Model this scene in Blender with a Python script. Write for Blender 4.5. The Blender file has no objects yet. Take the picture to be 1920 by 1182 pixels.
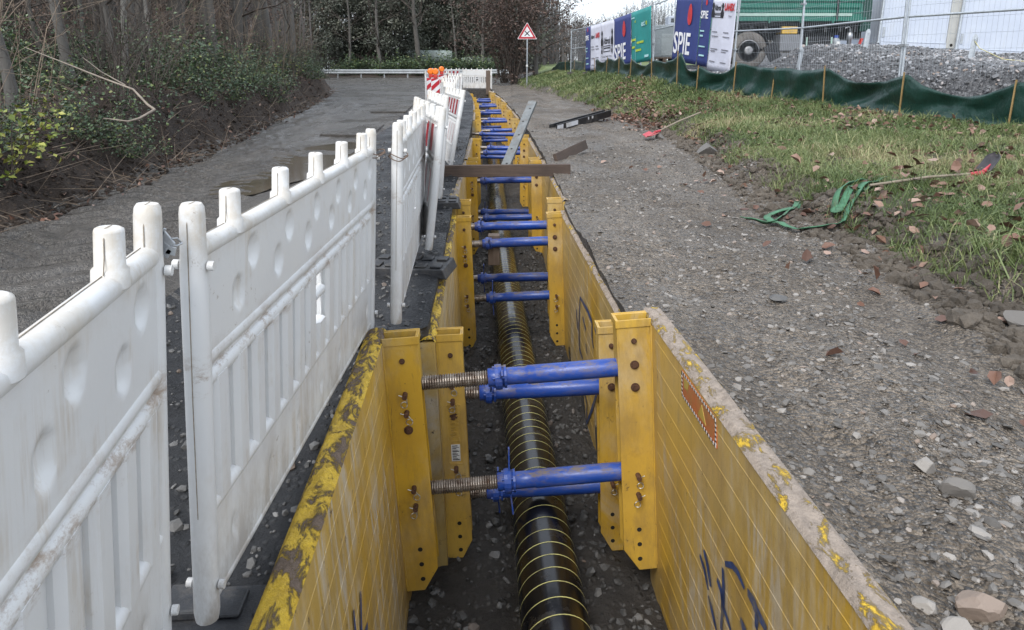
import bpy, math, random
import numpy as np
from mathutils import Vector, Matrix, Euler

S = bpy.context.scene
COL = S.collection
R = math.radians

# ------------------------------------------------------------------ camera, world, sun, exposure
EYE = 1.4
PITCH = 11.05
FPX, CU, CV = 1331.0, 960.0, 390.0
cd = bpy.data.cameras.new('camera')
cam = bpy.data.objects.new('camera', cd); COL.objects.link(cam)
cam.location = (0, 0, EYE)
cam.rotation_euler = (R(90 - PITCH), 0, 0)
cd.sensor_width = 36.0
cd.lens = 36.0 * FPX / 1920.0
cd.shift_y = -(591.0 - CV) / 1920.0
cd.clip_start = 0.05
cd.clip_end = 1500
S.camera = cam

w = bpy.data.worlds.new('World'); S.world = w; w.use_nodes = True
wn, wl = w.node_tree.nodes, w.node_tree.links
wn.clear()
sky = wn.new('ShaderNodeTexSky'); sky.sky_type = 'NISHITA'; sky.sun_disc = False
SUN_EL, SUN_ROT = 48.0, 205.0
sky.sun_elevation = R(SUN_EL); sky.sun_rotation = R(SUN_ROT)
sky.air_density = 1.0; sky.dust_density = 1.0; sky.ozone_density = 1.0
hs = wn.new('ShaderNodeHueSaturation'); hs.inputs['Saturation'].default_value = 0.42
bg = wn.new('ShaderNodeBackground'); bg.inputs['Strength'].default_value = 0.105
wo = wn.new('ShaderNodeOutputWorld')
# veil of even high cloud over the clear-sky colours
mx = wn.new('ShaderNodeMix'); mx.data_type = 'RGBA'; mx.inputs[0].default_value = 0.62; mx.inputs[7].default_value = (5.5, 6.05, 6.85, 1)
wl.new(sky.outputs[0], hs.inputs['Color']); wl.new(hs.outputs[0], mx.inputs[6]); wl.new(mx.outputs[2], bg.inputs['Color']); wl.new(bg.outputs[0], wo.inputs[0])

ld = bpy.data.lights.new('sun', 'SUN'); ld.energy = 1.2; ld.angle = R(28); ld.color = (1.0, 0.97, 0.93)
sun = bpy.data.objects.new('sun', ld); COL.objects.link(sun)
# sun stands behind the camera, a little to the right, behind thin cloud
sd = Vector((math.cos(R(SUN_EL)) * math.sin(R(SUN_ROT)), math.cos(R(SUN_EL)) * math.cos(R(SUN_ROT)), math.sin(R(SUN_EL))))
sun.rotation_euler = (-sd).to_track_quat('-Z', 'Y').to_euler()
S.view_settings.view_transform = 'Standard'; S.view_settings.look = 'None'
S.view_settings.exposure = 1.45; S.view_settings.gamma = 1
S.cycles.max_bounces = 6; S.cycles.diffuse_bounces = 3; S.cycles.glossy_bounces = 3
S.cycles.transparent_max_bounces = 4; S.cycles.use_denoising = True

# ------------------------------------------------------------------ node helpers
class NT:
    def __init__(self, name):
        self.m = bpy.data.materials.new(name); self.m.use_nodes = True
        self.t = self.m.node_tree; self.b = self.t.nodes['Principled BSDF']
        self.co = self.t.nodes.new('ShaderNodeTexCoord')
    def obj(self, scale=None):
        o = self.co.outputs['Object']
        return self.map(o, scale) if scale else o
    def gen(self): return self.co.outputs['Generated']
    def map(self, v, scale=(1, 1, 1), loc=(0, 0, 0), rot=(0, 0, 0)):
        n = self.t.nodes.new('ShaderNodeMapping')
        n.inputs['Scale'].default_value = scale; n.inputs['Location'].default_value = loc; n.inputs['Rotation'].default_value = rot
        self.t.links.new(v, n.inputs['Vector']); return n.outputs[0]
    def _in(self, node, key, v):
        if hasattr(v, 'links') or isinstance(v, bpy.types.NodeSocket): self.t.links.new(v, node.inputs[key])
        else: node.inputs[key].default_value = v
    def noise(self, scale, detail=4, rough=0.6, v=None, dist=0.0):
        n = self.t.nodes.new('ShaderNodeTexNoise')
        n.inputs['Scale'].default_value = scale; n.inputs['Detail'].default_value = detail
        n.inputs['Roughness'].default_value = rough; n.inputs['Distortion'].default_value = dist
        self.t.links.new(v if v is not None else self.obj(), n.inputs['Vector']); return n.outputs['Fac']
    def voro(self, scale, v=None, out='Distance', feature='F1', rnd=1.0):
        n = self.t.nodes.new('ShaderNodeTexVoronoi'); n.feature = feature
        n.inputs['Scale'].default_value = scale; n.inputs['Randomness'].default_value = rnd
        self.t.links.new(v if v is not None else self.obj(), n.inputs['Vector']); return n.outputs[out]
    def ramp(self, f, stops, interp='LINEAR'):
        n = self.t.nodes.new('ShaderNodeValToRGB'); e = n.color_ramp.elements; n.color_ramp.interpolation = interp
        while len(e) < len(stops): e.new(0.5)
        for i, (p, c) in enumerate(stops):
            e[i].position = p
            if not isinstance(c, (tuple, list)): c = (c, c, c)
            e[i].color = (*c[:3], 1)
        self.t.links.new(f, n.inputs[0]); return n.outputs[0]
    def mix(self, f, a, b, mode='MIX'):
        n = self.t.nodes.new('ShaderNodeMix'); n.data_type = 'RGBA'; n.blend_type = mode
        for i, v in ((0, f), (6, a), (7, b)):
            if isinstance(v, bpy.types.NodeSocket): self.t.links.new(v, n.inputs[i])
            elif i == 0: n.inputs[0].default_value = v
            else: n.inputs[i].default_value = (*v[:3], 1)
        return n.outputs[2]
    def math(self, op, a, b=0.5, c=None):
        n = self.t.nodes.new('ShaderNodeMath'); n.operation = op
        for i, v in ((0, a), (1, b), (2, c)):
            if v is None: continue
            if isinstance(v, bpy.types.NodeSocket): self.t.links.new(v, n.inputs[i])
            else: n.inputs[i].default_value = v
        return n.outputs[0]
    def sep(self, v=None):
        n = self.t.nodes.new('ShaderNodeSeparateXYZ'); self.t.links.new(v if v is not None else self.obj(), n.inputs[0]); return n.outputs
    def bump(self, h, strength=0.5, dist=0.01):
        n = self.t.nodes.new('ShaderNodeBump'); n.inputs['Strength'].default_value = strength; n.inputs['Distance'].default_value = dist
        self.t.links.new(h, n.inputs['Height']); self.t.links.new(n.outputs[0], self.b.inputs['Normal'])
    def rnd(self):
        n = self.t.nodes.new('ShaderNodeObjectInfo'); return n.outputs['Random']
    def attr(self, name):
        n = self.t.nodes.new('ShaderNodeAttribute'); n.attribute_name = name; return n.outputs['Color']
    def fin(self, col=None, rough=None, metal=None, spec=None):
        for k, v in (('Base Color', col), ('Roughness', rough), ('Metallic', metal), ('Specular IOR Level', spec)):
            if v is None: continue
            if isinstance(v, bpy.types.NodeSocket): self.t.links.new(v, self.b.inputs[k])
            elif k == 'Base Color': self.b.inputs[k].default_value = (*v[:3], 1)
            else: self.b.inputs[k].default_value = v
        return self.m

def simple(name, col, rough=0.5, metal=0.0, var=0.25, sc=8.0, dirt=None, bump=0.0):
    t = NT(name)
    f = t.noise(sc, 5, 0.65)
    a = tuple(c * (1 - var) for c in col); b = tuple(min(1, c * (1 + var)) for c in col)
    c = t.ramp(f, [(0.3, a), (0.7, b)])
    if dirt:
        d = t.ramp(t.noise(sc * 0.45, 6, 0.7), [(0.5, 0), (0.66, 1)])
        c = t.mix(d, c, dirt)
    if bump: t.bump(t.noise(sc * 6, 4, 0.6), bump, 0.01)
    return t.fin(c, rough, metal)

M = {}
# moulded white plastic of the barriers: tan mud films, streaks and seams of dirt
t = NT('white_plastic')
xyz = t.sep()
streak = t.noise(1.0, 6, 0.75, t.obj((26, 26, 1.6)))
patch = t.noise(2.2, 5, 0.65)
sm = t.math('MULTIPLY', t.ramp(streak, [(0.46, 0), (0.62, 1)]), t.ramp(patch, [(0.5, 0), (0.6, 1)]))
speck = t.math('MULTIPLY', t.ramp(t.noise(38, 6, 0.8), [(0.6, 0), (0.68, 1)]), t.ramp(t.noise(3.1, 4, 0.6, t.map(t.obj(), (1, 1, 1), (3, 7, 1))), [(0.52, 0), (0.62, 1)]))
rail = t.ramp(xyz[2], [(0.90, 0), (0.985, 0.55), (1.0, 0.7)])
rail = t.math('MULTIPLY', rail, t.ramp(t.noise(9, 7, 0.8), [(0.40, 0), (0.58, 1)]))
mid = t.math('MULTIPLY', t.ramp(xyz[2], [(0.60, 0), (0.625, 0.8), (0.66, 1.0), (0.69, 0.5), (0.74, 0)]), t.ramp(t.noise(6, 8, 0.82, t.obj((1, 1, 2))), [(0.5, 0), (0.6, 1)]))
low = t.math('MULTIPLY', t.ramp(xyz[2], [(0.0, 0.9), (0.25, 0.25), (0.5, 0.0)]), t.ramp(t.noise(7, 6, 0.75, t.obj((1, 1, 0.4))), [(0.42, 0), (0.6, 1)]))
base = t.mix(t.noise(3, 3, 0.5), (0.58, 0.59, 0.60), (0.66, 0.655, 0.635))
c = t.mix(t.math('MULTIPLY', sm, 0.55), base, (0.42, 0.35, 0.26))
c = t.mix(t.math('MULTIPLY', rail, 0.75), c, (0.44, 0.37, 0.27))
c = t.mix(t.math('MULTIPLY', mid, 0.75), c, (0.27, 0.19, 0.13))
c = t.mix(t.math('MULTIPLY', low, 0.8), c, (0.25, 0.2, 0.15))
c = t.mix(t.math('MULTIPLY', speck, 0.8), c, (0.2, 0.14, 0.09))
t.bump(t.noise(40, 3, 0.5), 0.06, 0.01)
M['plastic'] = t.fin(c, t.ramp(patch, [(0.3, 0.3), (0.7, 0.5)]))

# yellow steel: paint dragged off in long scrapes, grey concrete film, rust freckles
def yellow(name, wear, film):
    t = NT(name)
    xyz = t.sep()
    big = t.noise(1.3, 5, 0.6)
    drag = t.noise(1.0, 7, 0.75, t.obj((2.2, 13.0, 1.5)), 1.1)
    y = t.ramp(t.noise(2.3, 4, 0.6), [(0.3, (0.44, 0.25, 0.016)), (0.7, (0.60, 0.36, 0.026))])
    f1 = t.math('MULTIPLY', t.ramp(drag, [(0.46, 0), (0.58, 1)]), t.ramp(big, [(0.42, 0), (0.56, 1)]))
    haze_ = t.ramp(t.noise(0.9, 4, 0.55, t.map(t.obj(), (1, 1, 1), (2.2, 5, 1))), [(0.34, 0.0), (0.62, 0.85)])
    c = t.mix(t.math('MULTIPLY', haze_, film), y, (0.42, 0.315, 0.14))
    c = t.mix(t.math('MULTIPLY', f1, film), c, (0.46, 0.40, 0.30))
    scr = t.ramp(t.noise(1.0, 6, 0.8, t.obj((30, 55, 2.2)), 0.6), [(0.62, 0), (0.67, 1)])
    c = t.mix(t.math('MULTIPLY', scr, wear), c, (0.10, 0.065, 0.035))
    chip = t.ramp(t.noise(14, 8, 0.8), [(0.615, 0), (0.65, 1)])
    c = t.mix(t.math('MULTIPLY', chip, wear), c, (0.06, 0.04, 0.03))
    rust = t.math('MULTIPLY', t.ramp(t.noise(5, 6, 0.75), [(0.6, 0), (0.72, 1)]), 0.5 * wear)
    c = t.mix(rust, c, (0.16, 0.07, 0.02))
    grime = t.math('MULTIPLY', t.ramp(t.noise(3.2, 7, 0.75, t.obj((2.5, 2.5, .7))), [(0.47, 0), (0.66, 1)]), .45)
    c = t.mix(grime, c, (0.20, 0.135, 0.065))
    t.bump(t.math('ADD', t.noise(30, 5, 0.7), t.math('MULTIPLY', chip, -1.2)), 0.25, 0.006)
    return t.fin(c, t.ramp(f1, [(0, 0.38), (1, 0.75)]))
M['yellow'] = yellow('yellow_paint', 0.7, 0.40)
M['yellow_dusty'] = yellow('yellow_paint_dusty', 0.6, 0.85)
M['yellow_worn'] = yellow('yellow_paint_worn', 1.0, 1.0)

# top edge of the shoring plates: trodden mud over flaking yellow
def topmud(name, lo, hi, mud):
    t = NT(name)
    n1 = t.noise(8.5, 9, 0.75, t.obj((1.8, 0.8, 1)), 0.5)
    f = t.ramp(n1, [(lo, 0), (hi, 1)])
    m = t.ramp(t.noise(26, 6, 0.75), [(0.3, tuple(x * 0.6 for x in mud)), (0.7, tuple(x * 1.25 for x in mud))])
    y = t.ramp(t.noise(20, 5, 0.7), [(0.3, (0.46, 0.28, 0.015)), (0.6, (0.70, 0.46, 0.03))])
    t.bump(t.math('ADD', t.noise(34, 6, 0.75), t.math('MULTIPLY', f, 0.8)), 0.9, 0.02)
    return t.fin(t.mix(f, y, m), t.ramp(f, [(0, 0.45), (1, 0.85)]))
M['top_brown'] = topmud('muddy_plate_edge', 0.50, 0.56, (0.17, 0.12, 0.085))
M['top_pale'] = topmud('dusty_plate_edge', 0.40, 0.47, (0.33, 0.27, 0.22))

t = NT('blue_paint')
f = t.ramp(t.noise(8, 8, 0.8, t.obj((1, 2.5, 2.5))), [(0.48, 0), (0.62, 1)])
up = t.sep(t.co.outputs['Normal'])[2]
fm = t.math('MULTIPLY', f, t.ramp(up, [(0.0, 0.3), (0.8, 1.0)]))
c = t.mix(t.noise(5, 4, 0.6), (0.009, 0.038, 0.22), (0.018, 0.07, 0.34))
c = t.mix(fm, c, (0.15, 0.12, 0.09))
c = t.mix(t.ramp(t.noise(22, 8, .8), [(.62, 0), (.66, .8)]), c, (.05, .03, .022))
t.bump(t.noise(40, 5, 0.7), 0.2, 0.004)
M['blue'] = t.fin(c, t.ramp(fm, [(0, 0.33), (1, 0.8)]))
t = NT('threaded_steel')
c = t.ramp(t.noise(18, 6, 0.75), [(0.35, (0.09, 0.055, 0.035)), (0.6, (0.35, 0.31, 0.27))])
M['steel_thread'] = t.fin(c, 0.35, 0.6)
M['rust'] = simple('rusty_steel', (0.10, 0.05, 0.03), 0.7, 0.3, 0.5, 30, None, 0.3)
M['galv'] = simple('galvanised_steel', (0.40, 0.42, 0.44), 0.42, 0.7, 0.2, 18)
M['wire'] = simple('zinc_wire', (0.50, 0.48, 0.44), 0.35, 0.8, 0.2, 30)
M['fence_tube'] = simple('fence_tube_zinc', (0.42, 0.45, 0.48), 0.4, 0.5, 0.18, 12)
M['rubber'] = simple('recycled_rubber', (0.022, 0.023, 0.026), 0.55, 0, 0.4, 20, (0.06, 0.055, 0.05), 0.3)
M['black'] = simple('black_paint', (0.012, 0.012, 0.014), 0.45, 0, 0.3, 12, (0.06, 0.055, 0.05))
M['gap'] = simple('dark_inside', (0.01, 0.009, 0.008), 0.9)
def wood(name, a, b, axis=(1, 1, 1), rough=0.75):
    t = NT(name)
    f = t.noise(1.0, 7, 0.7, t.obj(axis), 0.5)
    g = t.noise(3.0, 5, 0.6)
    c = t.mix(g, t.ramp(f, [(0.3, a), (0.7, b)]), tuple(x * 0.7 for x in a))
    t.bump(f, 0.5, 0.006)
    return t.fin(c, rough)
M['plank'] = wood('wet_plank_wood', (0.045, 0.03, 0.022), (0.15, 0.10, 0.075), (2, 30, 40))
M['post_wood'] = wood('grey_brown_wood', (0.10, 0.07, 0.05), (0.22, 0.165, 0.13), (30, 30, 2))
M['stake_wood'] = wood('yellow_stake_wood', (0.22, 0.14, 0.05), (0.42, 0.29, 0.12), (30, 30, 2))
M['handle_wood'] = wood('tool_handle_wood', (0.20, 0.16, 0.12), (0.34, 0.29, 0.22), (12, 12, 12))

M['clod'] = None
# pipe
t = NT('black_coated_pipe')
d = t.ramp(t.noise(4, 7, 0.75), [(0.55, 0), (0.68, 1)])
d2 = t.math('MULTIPLY', d, 0.4)
c = t.mix(d2, (0.007, 0.007, 0.008), (0.06, 0.052, 0.043))
t.bump(t.noise(60, 4, 0.6), 0.08, 0.004)
M['pipe'] = t.fin(c, t.ramp(d, [(0, 0.2), (1, 0.5)]))
M['pipe_line'] = simple('pale_yellow_marking', (0.55, 0.52, 0.20), 0.45, 0, 0.25, 14, (0.22, 0.2, 0.1))

# grounds
def ground_mat(name, cols, scale, bstr, rough, wet=None, stones=None, bdist=0.03, fines=None, streak=False):
    t = NT(name)
    a, b, c3 = cols
    n1 = t.noise(scale, 8, 0.7); n2 = t.noise(scale * 0.12, 6, 0.65, t.obj((2.2, .55, 1)) if streak else None); n3 = t.noise(scale * 7, 5, 0.75)
    c = t.ramp(n1, [(0.28, a), (0.5, b), (0.74, c3)])
    c = t.mix(t.ramp(n2, [(0.38, 0.0), (0.60, 0.75 if streak else 0.55)]), c, tuple(x * (0.42 if streak else 0.62) for x in b))
    h = t.math('ADD', n1, t.math('MULTIPLY', n3, 0.6))
    if fines:   # every crumb has its own tone
        dv = t.map(t.obj(), (1, 1, 1)); ca = t.sep(t.voro(fines, dv, 'Color')); cb_ = t.sep(t.voro(fines * .45, dv, 'Color'))
        f = t.math('ADD', t.math('MULTIPLY', ca[0], .6), t.math('MULTIPLY', cb_[1], .4))
        c = t.mix(0.62, c, t.mix(t.ramp(f, [(0.1, 0), (0.9, 1)]), tuple(x * .4 for x in a), tuple(min(1, x * 1.2) for x in c3)))
        if streak: c = t.mix(t.ramp(n2, [(0.40, 0.0), (0.60, 0.45)]), c, tuple(x * .45 for x in b))
        h = t.math('ADD', h, t.math('ADD', t.math('MULTIPLY', t.voro(fines, dv), -.8), t.math('MULTIPLY', t.voro(fines * .45, dv), -.9)))
    if stones:
        sc, ca, cb = stones
        vn = t.voro(sc, t.obj((1, 0.8, 1)), 'Color'); vd = t.voro(sc, t.obj((1, 0.8, 1)))
        sv = t.sep(vn)
        mask = t.math('MULTIPLY', t.ramp(vd, [(0.25, 1), (0.5, 0)]), t.ramp(sv[0], [(0.45, 0), (0.5, 1)]))
        sc_c = t.ramp(sv[1], [(0.0, ca), (1.0, cb)])
        c = t.mix(t.math('MULTIPLY', mask, 0.8), c, sc_c)
        h = t.math('ADD', h, t.math('MULTIPLY', mask, 0.5))
    t.bump(h, bstr, bdist)
    rr = rough
    if wet: rr = t.ramp(t.noise(wet[0], 5, 0.65, t.map(t.obj(), (1, 1, 1), (5, 2, 0))), [(0.38, wet[1]), (0.62, rough)])
    return t.fin(c, rr, 0, 0.5)
M['road'] = ground_mat('muddy_asphalt', ((0.045, 0.040, 0.035), (0.088, 0.079, 0.069), (0.155, 0.139, 0.121)), 5.0, 0.7, 0.45, (0.45, 0.10), None, 0.03, 120, True)
M['strip'] = ground_mat('black_planings', ((0.011, 0.0115, 0.014), (0.021, 0.022, 0.025), (0.045, 0.045, 0.047)), 9.0, 1.0, 0.75, (1.3, 0.3), (34, (0.02, 0.02, 0.022), (0.07, 0.07, 0.07)), 0.05)
M['litter'] = ground_mat('leaf_litter_soil', ((0.022, 0.015, 0.011), (0.045, 0.031, 0.022), (0.092, 0.066, 0.046)), 8.0, 1.0, 0.9, None, (26, (0.05, 0.03, 0.02), (0.15, 0.1, 0.065)), 0.06)
M['track'] = ground_mat('crushed_stone_mud', ((0.070, 0.053, 0.038), (0.200, 0.160, 0.120), (0.41, 0.345, 0.275)), 4.0, 1.0, 0.85, (0.8, 0.3), (42, (0.08, 0.075, 0.07), (0.30, 0.28, 0.26)), 0.06, 70, True)
M['bank'] = ground_mat('bank_soil', ((0.040, 0.036, 0.022), (0.072, 0.068, 0.038), (0.115, 0.105, 0.066)), 7.0, 1.0, 0.9, None, None, 0.05)
M['pad'] = ground_mat('grey_chippings', ((0.05, 0.05, 0.055), (0.115, 0.115, 0.122), (0.21, 0.21, 0.215)), 8.0, 1.0, 0.8, None, (16, (0.06, 0.06, 0.065), (0.30, 0.29, 0.29)), 0.06, 30)
M['clod'] = ground_mat('brown_clod', ((0.055, 0.045, 0.034), (0.115, 0.095, 0.074), (0.19, 0.162, 0.13)), 9.0, 1.0, 0.9)
M['meadow'] = ground_mat('meadow_grass', ((0.075, 0.10, 0.035), (0.12, 0.155, 0.05), (0.17, 0.20, 0.08)), 1.2, 0.6, 0.9)
M['trench'] = ground_mat('trench_soil', ((0.030, 0.026, 0.023), (0.060, 0.053, 0.047), (0.105, 0.094, 0.084)), 9.0, 1.0, 0.85, (1.5, 0.4), (26, (0.05, 0.047, 0.043), (0.16, 0.15, 0.14)), 0.06)
t = NT('muddy_water'); t.bump(t.noise(5, 3, 0.5), 0.04, 0.01)
M['puddle'] = t.fin(t.ramp(t.noise(1.5, 3, 0.5), [(0.3, (0.06, 0.048, 0.034)), (0.7, (0.085, 0.068, 0.05))]), 0.1)

def stone_mat(name, lo, hi, tint=(1, 0.97, 0.93)):
    t = NT(name)
    g = t.sep(t.attr('tone'))[0]
    a = tuple(lo * k for k in tint); b = tuple(hi * k for k in tint)
    c = t.ramp(g, [(0, a), (0.75, tuple((lo + (hi - lo) * .45) * k for k in tint)), (0.93, b), (0.96, (hi * .75, hi * .55, hi * .42)), (1.0, b)])
    t.bump(t.noise(60, 5, 0.7), 0.4, 0.004)
    return t.fin(c, 0.62)
M['stone'] = stone_mat('grey_stone', 0.075, 0.27, (1, 0.92, 0.83))
M['stone_dark'] = stone_mat('dark_stone', 0.035, 0.15)
M['chip'] = stone_mat('chipping_stone', 0.055, 0.36, (0.97, 0.98, 1.02))

def leaf_mat(name, stops, rough=0.55):
    t = NT(name)
    g = t.sep(t.attr('tone'))[0]
    t.b.inputs['Subsurface Weight'].default_value = 0
    return t.fin(t.ramp(g, stops), rough)
M['grass'] = leaf_mat('grass_blade', [(0, (0.050, 0.080, 0.020)), (0.45, (0.115, 0.155, 0.048)), (0.75, (0.205, 0.225, 0.095)), (0.9, (0.30, 0.28, 0.14)), (1, (0.36, 0.30, 0.18))], 0.6)
M['fallen'] = leaf_mat('fallen_leaf', [(0, (0.060, 0.030, 0.020)), (0.45, (0.125, 0.060, 0.038)), (0.75, (0.20, 0.115, 0.080)), (1, (0.31, 0.22, 0.175))], 0.6)
M['brownleaf'] = leaf_mat('dead_beech_leaf', [(0, (0.055, 0.032, 0.024)), (0.5, (0.125, 0.078, 0.058)), (0.85, (0.20, 0.13, 0.10)), (1, (0.33, 0.25, 0.19))], 0.65)
M['hornbeam'] = leaf_mat('hornbeam_leaf', [(0, (0.03, 0.018, 0.014)), (0.6, (0.075, 0.045, 0.034)), (1, (0.16, 0.105, 0.08))], 0.65)
M['bramble'] = leaf_mat('bramble_leaf', [(0, (0.024, 0.044, 0.022)), (0.5, (0.046, 0.080, 0.036)), (0.85, (0.09, 0.135, 0.06)), (0.96, (0.15, 0.19, 0.055)), (1, (0.24, 0.25, 0.10))], 0.42)
M['limeleaf'] = leaf_mat('yellow_green_leaf', [(0, (0.11, 0.15, 0.022)), (0.6, (0.22, 0.255, 0.045)), (1, (0.36, 0.32, 0.07))], 0.45)
M['ivy'] = leaf_mat('ivy_leaf', [(0, (0.036, 0.044, 0.034)), (0.6, (0.085, 0.094, 0.070)), (1, (0.17, 0.17, 0.13))], 0.5)
t = NT('dark_bark')
f = t.noise(1.0, 7, 0.75, t.obj((14, 14, 2.2)))
c = t.ramp(f, [(0.3, (0.028, 0.024, 0.020)), (0.6, (0.085, 0.076, 0.065)), (0.8, (0.12, 0.115, 0.098))])
c = t.mix(t.ramp(t.rnd(), [(0.0, 0), (1, 0.75)]), c, t.mix(f, (0.06, 0.055, 0.05), (0.155, 0.148, 0.135)))
t.bump(f, 0.8, 0.02); M['bark'] = t.fin(c, 0.85)
M['twig'] = simple('dark_twig', (0.062, 0.049, 0.040), 0.8, 0, 0.4, 6)
M['pale_twig'] = simple('pale_dry_stem', (0.18, 0.137, 0.10), 0.8, 0, 0.45, 5)
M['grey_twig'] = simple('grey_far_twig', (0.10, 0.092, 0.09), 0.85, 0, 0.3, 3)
# ------------------------------------------------------------------ mesh helpers
class MB:
    def __init__(self): self.v = []; self.f = []; self.mi = []; self.sm = []
    def add(self, vs, fs, mat=0, smooth=False):
        o = len(self.v); self.v.extend([tuple(p) for p in vs])
        for f in fs: self.f.append(tuple(i + o for i in f)); self.mi.append(mat); self.sm.append(smooth)
    def hexa(self, p, mat=0):
        self.add(p, [(0, 3, 2, 1), (4, 5, 6, 7), (0, 1, 5, 4), (1, 2, 6, 5), (2, 3, 7, 6), (3, 0, 4, 7)], mat)
    def box(self, x0, x1, y0, y1, z0, z1, mat=0):
        self.hexa([(x0, y0, z0), (x1, y0, z0), (x1, y1, z0), (x0, y1, z0), (x0, y0, z1), (x1, y0, z1), (x1, y1, z1), (x0, y1, z1)], mat)
    def obox(self, c, ax, ay, az, mat=0):
        c = Vector(c); ax = Vector(ax); ay = Vector(ay); az = Vector(az)
        q = [c + sx * ax + sy * ay + sz * az for sz in (-1, 1) for sx, sy in ((-1, -1), (1, -1), (1, 1), (-1, 1))]
        self.hexa(q, mat)
    def beam(self, a, b, w, h, mat=0, up=(0, 0, 1)):
        a = Vector(a); b = Vector(b); d = b - a; L = d.length; d.normalize()
        s = d.cross(Vector(up)); s.normalize(); u = s.cross(d)
        self.obox((a + b) / 2, d * L / 2, s * w / 2, u * h / 2, mat)
    def tube(self, pts, r, n=8, mat=0, caps=True, smooth=True):
        pts = [Vector(p) for p in pts]; m = len(pts)
        rs = r if isinstance(r, (list, tuple)) else [r] * m
        vs = []; prev = None
        for i, p in enumerate(pts):
            d = (pts[min(i + 1, m - 1)] - pts[max(i - 1, 0)])
            if d.length < 1e-9: d = Vector((0, 0, 1))
            d.normalize()
            if prev is None:
                a = Vector((0, 0, 1)) if abs(d.z) < 0.9 else Vector((1, 0, 0))
                s = d.cross(a); s.normalize()
            else:
                s = prev - d * prev.dot(d)
                if s.length < 1e-6: s = d.orthogonal()
                s.normalize()
            prev = s; t = d.cross(s)
            for k in range(n):
                an = 2 * math.pi * k / n
                vs.append(p + (s * math.cos(an) + t * math.sin(an)) * rs[i])
        fs = [(i * n + k, i * n + (k + 1) % n, (i + 1) * n + (k + 1) % n, (i + 1) * n + k) for i in range(m - 1) for k in range(n)]
        self.add(vs, fs, mat, smooth)
        if caps:
            self.add(vs[:n], [tuple(range(n))[::-1]], mat); self.add(vs[-n:], [tuple(range(n))], mat)
    def lathe(self, a, b, prof, n=16, mat=0, smooth=True):
        """prof: (fraction along a-b, radius)"""
        a = Vector(a); b = Vector(b)
        self.tube([a + (b - a) * t for t, _ in prof], [max(r, 1e-4) for _, r in prof], n, mat, True, smooth)
    def prism(self, poly, axis, t0, t1, mat=0):
        """2d polygon extruded along axis 0/1/2"""
        n = len(poly)
        def P(q, t):
            q = list(q); q.insert(axis, t); return tuple(q)
        vs = [P(q, t0) for q in poly] + [P(q, t1) for q in poly]
        fs = [tuple(range(n))[::-1], tuple(range(n, 2 * n))] + [(i, (i + 1) % n, n + (i + 1) % n, n + i) for i in range(n)]
        self.add(vs, fs, mat)
    def grid(self, P, mat=0, smooth=True):
        """P[i][j] rows of points"""
        m, n = len(P), len(P[0])
        self.add([p for r in P for p in r], [(i * n + j, i * n + j + 1, (i + 1) * n + j + 1, (i + 1) * n + j) for i in range(m - 1) for j in range(n - 1)], mat, smooth)
    def mesh(self, name, mats):
        me = bpy.data.meshes.new(name); me.from_pydata(self.v, [], self.f)
        for m in (mats if isinstance(mats, (list, tuple)) else [mats]): me.materials.append(m)
        me.polygons.foreach_set('material_index', self.mi); me.polygons.foreach_set('use_smooth', self.sm); me.update()
        return me
    def build(self, name, mats, parent=None, bevel=0.0):
        o = bpy.data.objects.new(name, self.mesh(name, mats)); COL.objects.link(o)
        if parent: o.parent = parent
        if bevel:
            b = o.modifiers.new('bevel', 'BEVEL'); b.width = bevel; b.segments = 2; b.limit_method = 'ANGLE'; b.angle_limit = R(50)
        return o

def npmesh(name, V, F, mat, tone=None, smooth=False, parent=None):
    """V (n,3), F (m,k) arrays -> object"""
    me = bpy.data.meshes.new(name); k = F.shape[1]
    me.vertices.add(len(V)); me.vertices.foreach_set('co', np.ascontiguousarray(V, dtype=np.float32).ravel())
    me.loops.add(F.size); me.loops.foreach_set('vertex_index', np.ascontiguousarray(F, dtype=np.int32).ravel())
    me.polygons.add(len(F)); me.polygons.foreach_set('loop_start', np.arange(0, F.size, k, dtype=np.int32))
    try: me.polygons.foreach_set('loop_total', np.full(len(F), k, dtype=np.int32))
    except Exception: pass
    me.polygons.foreach_set('use_smooth', np.full(len(F), smooth))
    if tone is not None:
        a = me.attributes.new('tone', 'FLOAT_COLOR', 'POINT')
        c = np.ones((len(V), 4), dtype=np.float32); c[:, :3] = tone[:, None]; a.data.foreach_set('color', c.ravel())
    me.materials.append(mat); me.update(calc_edges=True)
    o = bpy.data.objects.new(name, me); COL.objects.link(o)
    if parent: o.parent = parent
    return o

def tag(o, label, cat, group=None):
    o['label'] = label; o['category'] = cat
    if group: o['group'] = group
    return o
def struct(o): o['kind'] = 'structure'; return o
def stuff(o, label, cat): o['kind'] = 'stuff'; o['label'] = label; o['category'] = cat; return o
def empty(name, label, cat, loc=(0, 0, 0), rot=(0, 0, 0), group=None):
    o = bpy.data.objects.new(name, None); COL.objects.link(o); o.location = loc; o.rotation_euler = rot; o.empty_display_size = 0.1
    return tag(o, label, cat, group)
def copy_tree(o, parent=None):
    c = o.copy(); COL.objects.link(c); c.parent = parent
    for ch in list(o.children): copy_tree(ch, c)
    return c

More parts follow.
